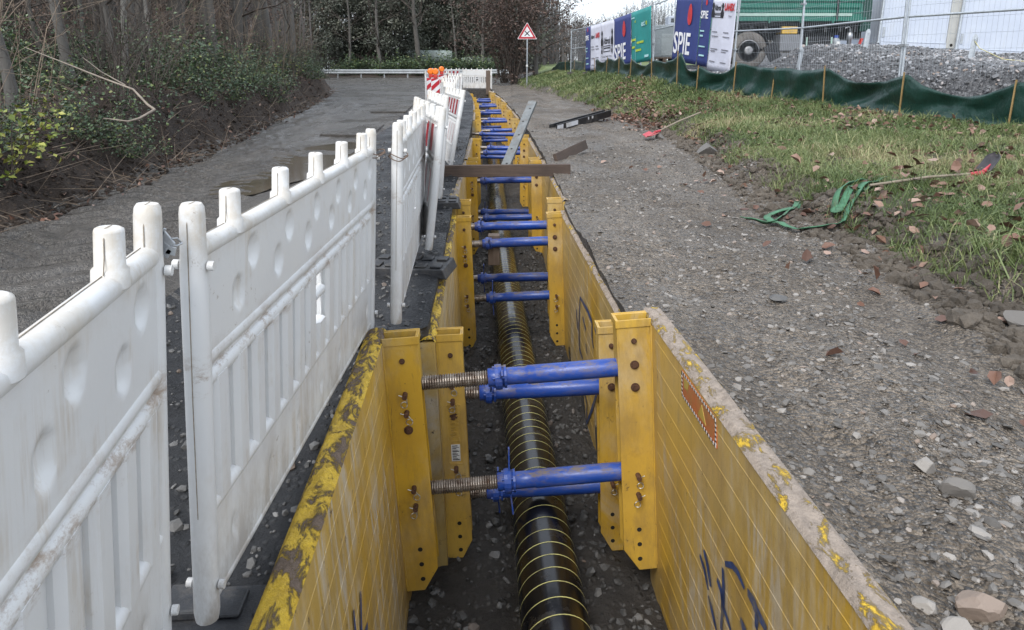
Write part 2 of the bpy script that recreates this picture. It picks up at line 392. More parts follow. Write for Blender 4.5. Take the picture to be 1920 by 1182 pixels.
def _hash(ix, iy, s):
    h = (ix.astype(np.int64) * 374761393 + iy.astype(np.int64) * 668265263 + s * 974634541) & 0xFFFFFFFF
    h = ((h ^ (h >> 13)) * 1274126177) & 0xFFFFFFFF
    return ((h ^ (h >> 16)) & 0xFFFF) / 65535.0
def vnoise(x, y, s=0):
    x = np.asarray(x, float); y = np.asarray(y, float)
    ix = np.floor(x); iy = np.floor(y); fx = x - ix; fy = y - iy
    fx = fx * fx * (3 - 2 * fx); fy = fy * fy * (3 - 2 * fy)
    a = _hash(ix, iy, s); b = _hash(ix + 1, iy, s); c = _hash(ix, iy + 1, s); d = _hash(ix + 1, iy + 1, s)
    return (a * (1 - fx) + b * fx) * (1 - fy) + (c * (1 - fx) + d * fx) * fy - 0.5
def fbm(x, y, s=0, o=4):
    t = 0; a = 1.0
    for i in range(o): t = t + a * vnoise(x * 2 ** i, y * 2 ** i, s + i * 17); a *= 0.55
    return t
def sstep(t): t = np.clip(t, 0, 1); return t * t * (3 - 2 * t)

# ------------------------------------------------------------------ lie of the land
def ip(v, *tab): return np.interp(v, [a for a, _ in tab], [b for _, b in tab])
def c_tr(y): return ip(y, (-3, .40), (0.1, .24), (1.85, .13), (3.6, .05), (3.8, .10), (7.3, -.04), (11, -.13), (14.7, -.25), (18.4, -.4), (22, -.58), (26, -.80), (30, -1.05), (34, -1.4), (38, -1.8), (60, -3))
def h_tr(y): return ip(y, (-3, .745), (3.62, .745), (3.8, .575), (7.3, .58), (7.5, .62), (60, .61))
TR0, TR1 = -2.0, 37.2
def x_left(y): return ip(y, (-5, -4.4), (8, -4.5), (12, -5.0), (20, -6.1), (30, -7.8), (38, -9.5), (44, -15), (50, -30), (60, -60))
def x_cut(y): return ip(y, (-5, -1.9), (4.4, -2.15), (11.4, -2.55), (19, -2.95), (30, -3.4))
def x_bank(y): return ip(y, (-5, 2.9), (3, 2.75), (5, 2.9), (7, 2.8), (11, 3.15), (16, 3.3), (25, 2.4), (34, 1.2), (40, .55), (46, .2), (60, 0))
XT = ((-4, 8.6), (8, 8.0), (10.2, 7.30), (12.3, 6.62), (14.5, 6.33), (16.5, 6.0), (18, 5.58), (19.5, 5.04), (20.5, 4.73), (22.5, 4.40), (25, 4.13), (29, 3.92), (34, 3.58), (42, 3.15), (48, 2.5), (60, 2.4))
ZT = ((-4, .45), (8, .5), (10.2, .55), (12.3, .60), (14.5, .70), (16.5, .70), (18, .80), (19.5, .77), (20.5, .93), (22.5, 1.06), (25, 1.12), (29, 1.22), (34, 1.25), (42, 1.25), (48, 1.3), (60, 1.3))
def x_tarp(y): return ip(y, *XT)
def z_tarp(y): return ip(y, *ZT)
def lift(y): return 0.012 * np.clip(y - 5, 0, 56)

def ground(x, y, rough=True):
    x = np.asarray(x, float); y = np.asarray(y, float)
    b = lift(y)
    z = b + (0.018 * fbm(x * .7, y * .7, 3) if rough else 0)
    xl, xb, xc = x_left(y), x_bank(y) + 0.35 * fbm(y * .9, x * 0 + 3.3, 9, 3), x_cut(y)
    xl = xl + 0.5 * fbm(y * .7, x * 0, 21, 3)
    # strip beside the trench, broken asphalt
    st = (x > xc) & (x < 0)
    z = np.where(st, z - 0.035 + (0.05 * fbm(x * 5, y * 5, 11, 3) if rough else 0), z)
    # tractor tread along the left edge of the road
    if rough:
        d = x - xl
        band = sstep(d / .25) * sstep((1.9 - d) / .5) * (y < 26)
        z = z + band * (0.048 * np.sign(np.sin(2 * np.pi * (y * 3.4 + np.abs(((d * 1.1) % 1.1) - .55) * 2.2))) * (0.6 + fbm(x * 1.3, y * 1.3, 31, 3)) + 0.025 * fbm(x * 4, y * 4, 37, 3))
    # left bank and forest floor
    d = xl - x
    fb = 1 - 0.65 * sstep((y - 44) / 14)
    rise = (0.78 + 0.40 * fbm(y * .35, x * 0 + 1, 5, 3)) * sstep(d / (0.75 + 0.3 * fbm(y * 1.1, x * 0, 8, 2))) + 0.075 * np.clip(d, 0, 22)
    lump = (0.16 * fbm(x * 2.2, y * 2.2, 41) + 0.09 * fbm(x * 7, y * 7, 43, 3)) if rough else 0
    z = np.where(d > 0, z + fb * (rise + lump * sstep(d / .3)), z)
    # far verge behind the junction
    far = sstep((y - 63.5) / 1.5) * (x < 3)
    z = z + far * 0.25
    # right: track, clod edge, grass bank
    d = x - xb
    if rough:
        tk = (x > 0) & (d < 0.1)
        z = np.where(tk, z + 0.045 * fbm(x * 1.6, y * 1.6, 51) + 0.034 * fbm(x * 6, y * 6, 53, 4) - 0.035 * sstep((.28 - abs(x - 1.25 + .1 * np.sin(y * .6))) / .2) - 0.035 * sstep((.28 - abs(x - 2.25 + .12 * np.sin(y * .5 + 1))) / .2), z)
    xt, zt = x_tarp(y), z_tarp(y)
    f = np.clip((x - xb - .3) / np.maximum(xt - xb - .3, .3), 0, 1)
    zb = b + 0.20 * sstep(d / .3) + (zt - b - .20) * f
    if rough: zb = zb + 0.05 * fbm(x * 1.5, y * 1.5, 61) * sstep(d / .3) + 0.10 * fbm(x * 5, y * 5, 63, 3) * sstep(d / .15) * sstep((.9 - d) / .5)
    # beyond the tarp: filled chipping pad with a heap
    e = x - xt - .12
    pad = ip(y, (-4, 1.0), (12, 1.12), (16, 1.2), (20, 1.3), (24, 1.5), (30, 1.55), (36, 1.45), (48, 1.4))
    heap = (ip(y, (11, .30), (15, .46), (17, .70)) - .08 * np.clip(x - 9, 0, 2.5)) * sstep((x - 6.55 + .12 * np.clip(y - 15, -3, 2)) / 1.0) * sstep((y - 7) / 4) * sstep((20.4 - y) / 2.4)
    rear = (0.50 - .06 * np.clip(x - 13, 0, 4)) * sstep((x - 9.5) / 2) * sstep((y - 13) / 3)
    zp = pad + np.maximum(heap, rear) + (0.05 * fbm(x * 1.4, y * 1.4, 71) + 0.03 * fbm(x * 6, y * 6, 73, 3) if rough else 0)
    zm = 1.25 + 0.0185 * np.clip(y - 46, 0, 400) + (0.1 * fbm(x * .2, y * .2, 81) if rough else 0)
    g = sstep((y - 40) / 6)
    zp = zp * (1 - g) + zm * g
    zb = np.where(e > 0, zb + (zp - zb) * sstep(e / .5), zb)
    z = np.where((d > 0) & (x > 0), zb, z)
    # meadow to the right of the junction
    mg = sstep((y - 47) / 4) * sstep((x - 1.5 - .06 * (y - 47)) / 2.5)
    z = z * (1 - mg) + zm * mg
    return z

def zone(x, y):
    """0 road 1 strip 2 forest 3 track 4 grass 5 pad 6 meadow"""
    n = 0.10 * fbm(x * 3, y * 3, 91, 3)
    xl = x_left(y) + 0.5 * fbm(y * .7, x * 0, 21, 3); xb = x_bank(y) + 0.35 * fbm(y * .9, x * 0 + 3.3, 9, 3)
    z = np.zeros(x.shape, int)
    z[(x > x_cut(y) + n * .25) & (y < 37)] = 1
    z[x < xl - .05 + n] = 2
    z[(y > 63.5)] = 2
    z[(x > c_tr(y)) & (y < 44)] = 3
    z[(x > xb + .28 + 2.2 * n) & (y < 47)] = 4
    z[(x > x_tarp(y) + .1) & (y < 46)] = 5
    z[(y >= 46) & (x > 1.2 + .05 * (y - 46))] = 6
    return z

def build_ground():
    ys = list(np.arange(-2.0, 9.0, .055)); s = .055
    while ys[-1] < 160: s *= 1.028; ys.append(ys[-1] + s)
    lo = [0.0]; s = .05
    while lo[-1] > -4.6: lo.append(lo[-1] - .06)
    while lo[-1] > -75: s = max(.07, s * 1.10); lo.append(lo[-1] - s)
    ro = [0.0]
    while ro[-1] < 3.4: ro.append(ro[-1] + .05)
    s = .055
    while ro[-1] < 10: s = min(.12, s * 1.03); ro.append(ro[-1] + s)
    while ro[-1] < 95: s *= 1.13; ro.append(ro[-1] + s)
    lo = np.array(lo[::-1]); ro = np.array(ro); ys = np.array(ys); nl = len(lo)
    # rows where the trench starts and ends fall on grid lines
    off = np.concatenate([lo, ro]); sg = np.concatenate([-np.ones(nl), np.ones(len(ro))])
    Y = np.repeat(ys[:, None], len(off), 1)
    X = c_tr(Y) + sg * h_tr(Y) + off
    Z = ground(X, Y)
    m, n = X.shape
    V = np.stack([X, Y, Z], -1).reshape(-1, 3)
    idx = np.arange(m * n).reshape(m, n)
    F = np.stack([idx[:-1, :-1], idx[:-1, 1:], idx[1:, 1:], idx[1:, :-1]], -1)
    cx = (X[:-1, :-1] + X[1:, 1:]) / 2; cy = (Y[:-1, :-1] + Y[1:, 1:]) / 2
    zn = zone(cx, cy)
    gap = np.zeros(zn.shape, bool); gap[:, nl - 1] = (cy[:, nl - 1] < TR1) & (cy[:, nl - 1] > TR0)
    zn[gap] = -1
    for k, (nm, mt) in enumerate((('road', 'road'), ('excavated_strip', 'strip'), ('forest_floor', 'litter'), ('gravel_track', 'track'), ('grass_bank', 'bank'), ('gravel_pad', 'pad'), ('meadow', 'meadow'))):
        f = F[zn == k]
        u, inv = np.unique(f.ravel(), return_inverse=True)
        struct(npmesh(nm, V[u], inv.reshape(-1, 4), M[mt], None, True))
    # soil walls and floor of the trench
    rows = np.where((ys > TR0 - .01) & (ys < TR1 + .1))[0]; rows = rows[::2]
    mb = MB()
    for col, sgn in ((nl - 1, -1), (nl, 1)):
        P = []
        for i in rows:
            x, y, z = X[i, col], Y[i, col], Z[i, col]
            zf = -1.75 + lift(y)
            r = [(x + sgn * (.0 if k == 0 else .03 + .02 * math.sin(y * 7 + k * 2)), y, z + (zf - z) * k / 5) for k in range(6)]
            P.append(r if sgn < 0 else r[::-1])
        mb.grid(P, 0, True)
    ye = ys[rows[-1]]
    xe0, xe1 = X[rows[-1], nl - 1], X[rows[-1], nl]
    mb.add([(xe0 - .05, ye, -1.8), (xe1 + .05, ye, -1.8), (xe1 + .05, ye, .4), (xe0 - .05, ye, .4)], [(0, 1, 2, 3)])
    struct(mb.build('trench_wall', M['trench']))
    P = []
    for y in np.concatenate([np.arange(TR0, 12, .05), np.arange(12, TR1, .15)]):
        q = []
        for k in range(29):
            x = c_tr(y) + (k / 14 - 1) * (h_tr(y) + .06)
            q.append((x, y, -1.52 + float(lift(y)) + .05 * float(fbm(x * 3, y * 3, 101)) + .03 * float(fbm(x * 10, y * 10, 103, 3))))
        P.append(q)
    tf = MB(); tf.grid(P); struct(tf.build('trench_floor', M['trench']))
build_ground()
# brown puddle lying in the rut of the road
P = []
for i in range(40):
    a = 2 * math.pi * i / 40
    P.append((-3.0 + (.62 + .2 * math.sin(3 * a + 1) + .1 * math.sin(7 * a)) * math.cos(a) - .05 * math.sin(a), 10.2 + 2.6 * math.sin(a) * (1 + .15 * math.sin(2 * a)), float(lift(10.2)) + .006))
P = [(x, y, .012 * max(0, y - 5) + .008) for x, y, _ in P]
mb = MB(); mb.add(P, [tuple(range(40))]); struct(mb.build('puddle', M['puddle']))

# ------------------------------------------------------------------ scattered stones
rng = np.random.default_rng(7)
def ico():
    t = (1 + 5 ** .5) / 2
    v = np.array([(-1, t, 0), (1, t, 0), (-1, -t, 0), (1, -t, 0), (0, -1, t), (0, 1, t), (0, -1, -t), (0, 1, -t), (t, 0, -1), (t, 0, 1), (-t, 0, -1), (-t, 0, 1)], float) / 1.9
    f = np.array([(0, 11, 5), (0, 5, 1), (0, 1, 7), (0, 7, 10), (0, 10, 11), (1, 5, 9), (5, 11, 4), (11, 10, 2), (10, 7, 6), (7, 1, 8), (3, 9, 4), (3, 4, 2), (3, 2, 6), (3, 6, 8), (3, 8, 9), (4, 9, 5), (2, 4, 11), (6, 2, 10), (8, 6, 7), (9, 8, 1)])
    return v, f
ICO = ico()
def rotmats(n, tilt):
    a = rng.uniform(0, 2 * np.pi, n); b = rng.normal(0, tilt, n); c = rng.normal(0, tilt, n)
    ca, sa, cb, sb, cc, sc_ = np.cos(a), np.sin(a), np.cos(b), np.sin(b), np.cos(c), np.sin(c)
    O = np.zeros(n); I = np.ones(n)
    A = np.stack([ca, -sa, O, sa, ca, O, O, O, I], -1).reshape(n, 3, 3)
    B = np.stack([I, O, O, O, cb, -sb, O, sb, cb], -1).reshape(n, 3, 3)
    C = np.stack([cc, O, sc_, O, I, O, -sc_, O, cc], -1).reshape(n, 3, 3)
    return A @ B @ C
def stones(name, P, size, flat, mat, tilt=.25, tone=None, parent=None):
    n = len(P); v, f = ICO
    V = v[None] * rng.uniform(.62, 1.18, (n, 12, 1))
    V = np.clip(V, -.72, .72) * np.stack([rng.uniform(.7, 1.3, n), rng.uniform(.5, 1.0, n), flat * rng.uniform(.6, 1.4, n)], -1)[:, None, :]
    V = np.einsum('nij,nkj->nki', rotmats(n, tilt), V * size[:, None, None]) + P[:, None, :]
    F = f[None] + (np.arange(n) * 12)[:, None, None]
    tn = np.repeat(rng.uniform(0, 1, n) if tone is None else tone, 12)
    return npmesh(name, V.reshape(-1, 3), F.reshape(-1, 3), mat, tn, False, parent)
def spread(n, fx0, fx1, y0, y1, power=1.0):
    y = y0 + (y1 - y0) * rng.uniform(0, 1, n) ** power
    x = fx0(y) + (fx1(y) - fx0(y)) * rng.uniform(0, 1, n)
    return x, y
def sizes(n, lo, hi, p=3.0): return lo + (hi - lo) * rng.uniform(0, 1, n) ** p

x, y = spread(34000, lambda y: c_tr(y) + h_tr(y) + .03, lambda y: x_bank(y) + .1, 1.0, 17, 1.9)
keep = fbm(x * 1.1, y * 1.1, 57, 4) > rng.uniform(-.5, .25, len(x))
x, y = x[keep], y[keep]; s = sizes(len(x), .006, .034, 5.0)
stuff(stones('loose_gravel', np.stack([x, y, ground(x, y) + s * .02], -1), s, .42, M['stone'], .35), 'loose grey crushed stone scattered over the muddy track right of the trench', 'gravel')
x, y = spread(3800, lambda y: x_cut(y) + .02, lambda y: c_tr(y) - h_tr(y) - .02, .6, 14, 1.6)
s = sizes(len(x), .008, .036, 2.6)
stuff(stones('asphalt_rubble', np.stack([x, y, ground(x, y) + s * .1], -1), s, .6, M['stone_dark'], .5), 'black asphalt crumbs and rubble along the left side of the trench', 'rubble')
x, y = spread(17000, lambda y: x_tarp(y) + .15, lambda y: x_tarp(y) + 6.0, 8.0, 22, 1.35)
s = sizes(len(x), .018, .07, 1.8)
stuff(stones('gravel_heap', np.stack([x, y, ground(x, y) + s * .1], -1), s, .55, M['chip'], .6), 'heap of grey stone chippings behind the dark green sheeting', 'gravel')
x, y = spread(3600, lambda y: c_tr(y) - h_tr(y), lambda y: c_tr(y) + h_tr(y), 1.4, 11, 1.2)
s = sizes(len(x), .008, .045, 2.8)
stuff(stones('trench_rubble', np.stack([x, y, -1.52 + lift(y) + .05 * fbm(x * 3, y * 3, 101) + s * .15], -1), s, .6, M['stone_dark'], .5), 'dark wet crushed stone lying on the bottom of the trench', 'rubble')
# clods along the torn edge of the grass
x, y = spread(5200, lambda y: x_bank(y) - .35, lambda y: x_bank(y) + .38, 2.5, 22, 1.5)
s = sizes(len(x), .012, .085, 3.0)
npm = stones('earth_clods', np.stack([x, y, ground(x, y) + s * .1], -1), s, .65, M['clod'], .7)
stuff(npm, 'clods of brown earth along the torn edge of the grass bank', 'soil')
x, y = spread(6500, lambda y: x_left(y) - .9, lambda y: x_left(y) + .2, 4.5, 34, 1.4)
s = sizes(len(x), .01, .065, 3.2)
stuff(stones('bank_clods', np.stack([x, y, ground(x, y) + s * .1], -1), s, .75, M['litter'], .6), 'dark clods of earth on the cut face of the woodland bank', 'soil')
# single larger stones that can be pointed at
def rockmesh(seed, sz, flat):
    t = MB(); v, f = ICO; f = [tuple(q) for q in f]; v = [Vector(q).normalized() for q in v]
    for _ in range(2):
        nf = []; cache = {}
        def mid(a, b):
            k = (min(a, b), max(a, b))
            if k not in cache: v.append(((v[a] + v[b]) / 2).normalized()); cache[k] = len(v) - 1
            return cache[k]
        for a, b, c in f:
            x, y, z = mid(a, b), mid(b, c), mid(c, a); nf += [(a, x, z), (b, y, x), (c, z, y), (x, y, z)]
        f = nf
    r_ = random.Random(seed); cuts = [(Vector((r_.uniform(-1, 1), r_.uniform(-1, 1), r_.uniform(-1, 1))).normalized(), r_.uniform(.45, .8)) for _ in range(11)]
    V = []
    for p in v:
        q = p * 1.0
        for n_, d_ in cuts:
            e = q.dot(n_) - d_
            if e > 0: q = q - n_ * e
        q = q * (1 + .05 * float(vnoise(q.x * 6 + seed, q.y * 6 + q.z * 5, seed)))
        V.append((q.x * sz, q.y * sz * .8, q.z * sz * flat))
    return np.array(V), np.array(f)
def rock(px, py, sz, flat, label, seed, mat='stone', tone=.6):
    V, F = rockmesh(seed, sz * .6, flat); o = npmesh('rock', V, F, M[mat], np.full(len(V), tone))
    o.location = (px, py, float(ground(px, py)) + sz * flat * .3)
    return tag(o, label, 'stone', 'larger stones on the track')
rock(1.46, 2.30, .085, .75, 'blocky pale grey stone near the right panel, smaller of two side by side', 1, tone=.85)
rock(1.50, 2.16, .10, .7, 'broad grey-brown stone right beside the smaller blocky pale stone', 2, tone=.5)
rock(1.16, 1.58, .10, .6, 'pale grey stone at the bottom edge beside the dusty panel top', 3, tone=.88)
rock(1.27, 1.66, .13, .6, 'reddish brown brick-like stone among pale ones at the lower right', 4, tone=.955)
rock(1.24, 1.5, .10, .65, 'whitish stone just below the reddish brick-like one', 5, tone=.93)
rock(1.12, 1.69, .075, .5, 'flat whitish stone left of the reddish brick-like one', 6, tone=.9)
rock(1.62, 4.15, .12, .3, 'dark slate-like flat stone alone in the middle of the track', 7, 'stone_dark', .75)
rock(2.80, 3.7, .22, .55, 'grey lump of broken concrete at the right edge under the bank', 8, tone=.4)
rock(3.12, 11.3, .34, .75, 'angular grey concrete chunk embedded in the grass bank edge', 9, tone=.45)
rock(2.75, 13.2, .16, .7, 'brown stone just right of the red shovel blade', 10, tone=.3)
# ------------------------------------------------------------------ trench boxes
BOX_L = 3.5
def graffiti(mb, strokes, xf, mat, wid=.042):
    """spray strokes as thin paint ribbons 2 mm proud of the inner face x = xf (sign s towards the trench)"""
    x, s = xf
    for st in strokes:
        w0 = wid * random.uniform(.7, 1.25)
        pts = []
        for i in range(len(st) - 1):
            for k in range(5):
                t = k / 5; pts.append((st[i][0] * (1 - t) + st[i + 1][0] * t, st[i][1] * (1 - t) + st[i + 1][1] * t))
        pts.append(st[-1]); row = []
        for i, (y, z) in enumerate(pts):
            a = pts[max(i - 1, 0)]; b = pts[min(i + 1, len(pts) - 1)]
            dy, dz = b[0] - a[0], b[1] - a[1]; L = math.hypot(dy, dz) or 1
            w_ = w0 * (.55 + .45 * math.sin(math.pi * min(1, (i + .6) / (len(pts))))) * random.uniform(.85, 1.1)
            row.append([(x + s * .0055, y - dz / L * w_ / 2, z + dy / L * w_ / 2), (x + s * .0055, y + dz / L * w_ / 2, z - dy / L * w_ / 2)])
        mb.grid(row, mat, False)

def panel(side, W, name, parent, mats, strokes=(), rough=True):
    xo, xi = side * W / 2, side * (W / 2 - .09)
    x0, x1 = min(xo, xi), max(xo, xi)
    h = BOX_L / 2; mb = MB(); zb = -1.72
    mb.box(x0, x1, -h, h, zb, -.012, 0)
    s = -side
    # long weld ribs of the inner skin
    for k in range(13):
        z = -.10 - k * .125 + .018 * math.sin(k * 5.1 + side)
        mb.prism([(xi, z - .0028), (xi + s * .0013, z - .001), (xi + s * .0013, z + .001), (xi, z + .0028)], 1, -h + .02, h - .24, 0)
    # trodden top edge: slightly lumpy skin
    P = []; ny = 150
    for i in range(ny + 1):
        y = -h + BOX_L * i / ny; q = []
        for j in range(7):
            x = x0 - .006 + (x1 - x0 + .012) * j / 6
            z = .000 + (.017 * max(0, float(fbm(x * 30 + 7 * side, y * 9, 131)) + .2) + .006 * float(fbm(x * 60, y * 40, 133, 2)) if rough else 0)
            if j in (0, 6): z = -.014
            q.append((x, y, z))
        P.append(q if True else q[::-1])
    mb.grid(P, 1, True)
    graffiti(mb, strokes, (xi, s), 2)
    return mb.build(name, mats, parent)

def post(side, W, y, parent, mats, detail=2, pins=True, pw=.17, plate=False):
    xi = side * (W / 2 - .09) - side * .001; s = -side
    xin = xi + s * pw; d = .055; t = .011
    mb = MB(); zb = -1.42
    def P(a, b, y0, y1, z0, z1, m=0): mb.box(min(a, b), max(a, b), y0, y1, z0, z1, m)
    # front and rear flange plates with the slanted foot
    for yy in (-d, d - t):
        poly = [(xi, zb - .03), (xi, .004), (xin, .004), (xin, zb + .1), (xi + s * pw * .55, zb - .03)]
        if side > 0: poly = poly[::-1]
        mb.prism([(a, b) for a, b in poly], 1, y + yy, y + yy + t, 0)
    # inner closing plates: short head piece, then the web
    P(xin - s * t, xin, y - d + t, y + d - t, -.24, .003)
    P(xi + s * pw * .45, xi + s * pw * .45 + s * t, y - d + t, y + d - t, zb, -.26)
    # head frame around the open top
    for a, b, y0, y1 in ((xi + s * .002, xin + s * .006, y - d - .006, y - d), (xi + s * .002, xin + s * .006, y + d, y + d + .006), (xin, xin + s * .007, y - d - .004, y + d + .004)):
        P(a, b, y0, y1, -.035, .008)
    P(xi + s * .02, xin - s * .02, y - d + .014, y + d - .014, -.08, -.06, 1)
    # weld seam where the post meets the skin
    mb.tube([(xi + s * .002, y - d - .003, zb), (xi + s * .002, y - d - .003, -.03)], .006, 5, 0)
    o = mb.build('post', mats, parent, .0025 if detail > 1 else 0)
    xc = xi + s * pw * .52; yf = y - d
    def bolt(z, r=.019):
        b = MB()
        b.tube([(xc, yf - .001, z), (xc, yf - .006, z)], r * 1.25, 14, 0, True, False)
        b.tube([(xc, yf - .006, z), (xc, yf - .016, z)], r * .85, 6, 0, True, False)
        b.tube([(xc, yf - .016, z), (xc, yf - .019, z)], r * .45, 8, 0, True, False)
        b.build('bolt', M['rust'], o)
    def hole(mb_, z, r=.013):
        mb_.tube([(xc, yf - .0012, z), (xc, yf + .004, z)], r, 12, 0, True, False)
    if detail:
        for z in ((-.11, -.24, -.365) if side > 0 else (-.12, -.50)): bolt(z, .012 if z > -.13 else .019)
        for z in (-1.2, -1.29, -1.38):
            hb = MB(); hole(hb, z); hb.build('bolt_hole', M['gap'], o)
        if pins:
            for z in ((-.87, -.985) if side > 0 else (-.30, -.40, -.83, -.935)):
                a = random.uniform(-.6, .6)
                b = MB()
                b.tube([(xc, yf, z), (xc, yf - .045, z)], .0135, 9, 0)
                cx_, cz_ = xc + s * .0 + .025 * math.sin(a), z - .045 * abs(math.cos(a))
                ring = [(cx_ + .017 * math.cos(t_), yf - .034 + .004 * math.sin(t_ * 2), cz_ + .017 * math.sin(t_)) for t_ in [k * 2 * math.pi / 14 for k in range(18)]]
                b.tube([(xc - s * .03, yf - .036, z + .012), (xc + s * .01, yf - .036, z - .004)] + ring, .0026, 6, 1)
                b.build('locking_pin', [M['rust'], M['wire']], o)
    if plate:   # cast maker's plate with raised letters and a small barcode tag
        pb = MB(); x0_, x1_ = xi + s * .035, xi + s * .125
        x0_, x1_ = min(x0_, x1_), max(x0_, x1_)
        for a, b, z0, z1 in ((x0_, x0_ + .006, -.80, -.43), (x1_ - .006, x1_, -.80, -.43), (x0_ + .006, x1_ - .006, -.806, -.80), (x0_ + .006, x1_ - .006, -.43, -.424)):
            pb.box(a, b, yf - .005, yf, z0, z1)
        pl = pb.build('maker_plate', mats[0], o)
        tg = MB(); xm = (x0_ + x1_) / 2
        tg.box(xm - .026, xm + .026, yf - .004, yf, -.785, -.68, 0)
        for k in range(11): tg.box(xm - .02, xm + .02 - .008 * (k % 3), yf - .005, yf - .004, -.778 + k * .0088, -.778 + k * .0088 + (.0028 if k % 2 else .005), 1)
        tg.build('barcode_tag', [M['tag_white'], M['black']], pl)
        text('raised_lettering', 'DVWAVZ', mats[0], pl, (xm + .028, yf - .0065, -.66), .078, rot=(R(90), R(-90), 0), ext=.003, sx=.72)
    return o

def text(name, body, mat, parent, loc, size, rot=(R(90), 0, 0), ext=.002, sx=1.0, bold=0.0, align='LEFT'):
    cu = bpy.data.curves.new(name, 'FONT'); cu.body = body; cu.size = size; cu.extrude = ext; cu.offset = bold; cu.align_x = align; cu.resolution_u = 3
    tmp = bpy.data.objects.new(name + '_tmp', cu); COL.objects.link(tmp)
    bpy.context.view_layer.update()
    me = bpy.data.meshes.new_from_object(tmp.evaluated_get(bpy.context.evaluated_depsgraph_get()))
    bpy.data.objects.remove(tmp); bpy.data.curves.remove(cu)
    mt = Matrix.Translation(loc) @ Euler(rot).to_matrix().to_4x4() @ Matrix.Diagonal((sx, 1, 1, 1))
    me.transform(mt); me.name = name; me.materials.clear(); me.materials.append(mat)
    o = bpy.data.objects.new(name, me); COL.objects.link(o); o.parent = parent
    return o
M['tag_white'] = simple('white_label', (0.6, 0.6, 0.58), 0.4)
M['graffiti'] = simple('blue_spray_paint', (0.030, 0.055, 0.16), 0.55, 0, 0.5, 16, (0.16, 0.14, 0.11))
M['orange_label'] = simple('faded_orange_sticker', (0.42, 0.12, 0.035), 0.5, 0, 0.25, 12, (0.3, 0.17, 0.06))

def strut(W, y, z, parent, frac=.33, detail=2, pw=.17, ang=.2, r=.049, droop=0.0):
    """screw strut between the two posts; frac = bare thread on the left"""
    xl = -(W / 2 - .09) + pw - .012; xr = (W / 2 - .09) - pw + .012; L = xr - xl
    xn = xl + L * frac
    mb = MB()
    dz = droop
    def pt(x): return (x, y, z + dz * (x - xl) / L)
    mb.lathe(pt(xn), pt(xr), [(0, r * .92), (.004, r * .98), (.12, r * .98), (.125, r * .93), (.30, r * .93), (.305, r), (1, r)], 20 if detail else 12)
    o = mb.build('strut', M['blue'], parent)
    sp = MB(); rt = r * .74
    if detail > 1:
        prof = []; n = int((xn - xl) / .0125)
        for k in range(n):
            prof += [((k + .0) / n, rt * .86), ((k + .35) / n, rt * 1.04), ((k + .65) / n, rt * 1.04)]
        prof.append((1, rt * .86)); sp.lathe(pt(xl), pt(xn + .01), prof, 16, 0, False)
    else: sp.lathe(pt(xl), pt(xn + .01), [(0, rt), (1, rt)], 10)
    sp.build('threaded_spindle', M['steel_thread'], o)
    nt = MB(); xc = xn + .055
    nt.lathe(pt(xc - .018), pt(xc + .018), [(0, r * 1.32), (.5, r * 1.36), (1, r * 1.32)], 18, 0, False)
    nt.lathe(pt(xc + .03), pt(xc + .042), [(0, r * 1.25), (1, r * 1.25)], 14, 0, False)
    c, s_ = math.cos(ang), math.sin(ang)
    for sg in (1, -1):   # two wing handles
        a = Vector(pt(xc)) + Vector((.012, -s_ * sg * r * 1.3, c * sg * r * 1.3)); b = Vector(pt(xc)) + Vector((.018, -s_ * sg * .185, c * sg * .185))
        nt.beam(a, b, .03, .008, 0, (1, 0, 0))
    for k in range(4):
        a = ang + .8 + k * math.pi / 2
        nt.tube([(xc - .03, y + .05 * math.sin(a), z + .05 * math.cos(a)), (xc + .03, y + .05 * math.sin(a), z + .05 * math.cos(a))], .007, 6)
    nt.build('wing_nut', M['blue'], o)
    return o

def trench_box(label, loc, yaw, roll, W, pw, detail, fracs, mats_l, mats_r, gl=(), gr=(), plate=False, zs=((-.29, -.88), (-.29, -.88))):
    t = empty('trench_box', label, 'trench shoring', loc, (0, R(roll), R(yaw)), 'yellow shoring boxes along the trench')
    panel(-1, W, 'side_panel', t, mats_l, gl, detail > 0)
    pr_ = panel(1, W, 'side_panel', t, mats_r, gr, detail > 0)
    h = BOX_L / 2 - .12
    for side in (-1, 1):
        for y in (-h, h):
            post(side, W, y, t, [M['yellow'], M['gap']], detail, True, pw, plate and side < 0 and y < 0)
    k = 0
    for y, zz in ((-h, zs[0]), (h, zs[1])):
        for z in zz:
            strut(W, y, z, t, fracs[k], detail, pw, (.9, .3, 1.05, -.08)[k]); k += 1
    return t, pr_

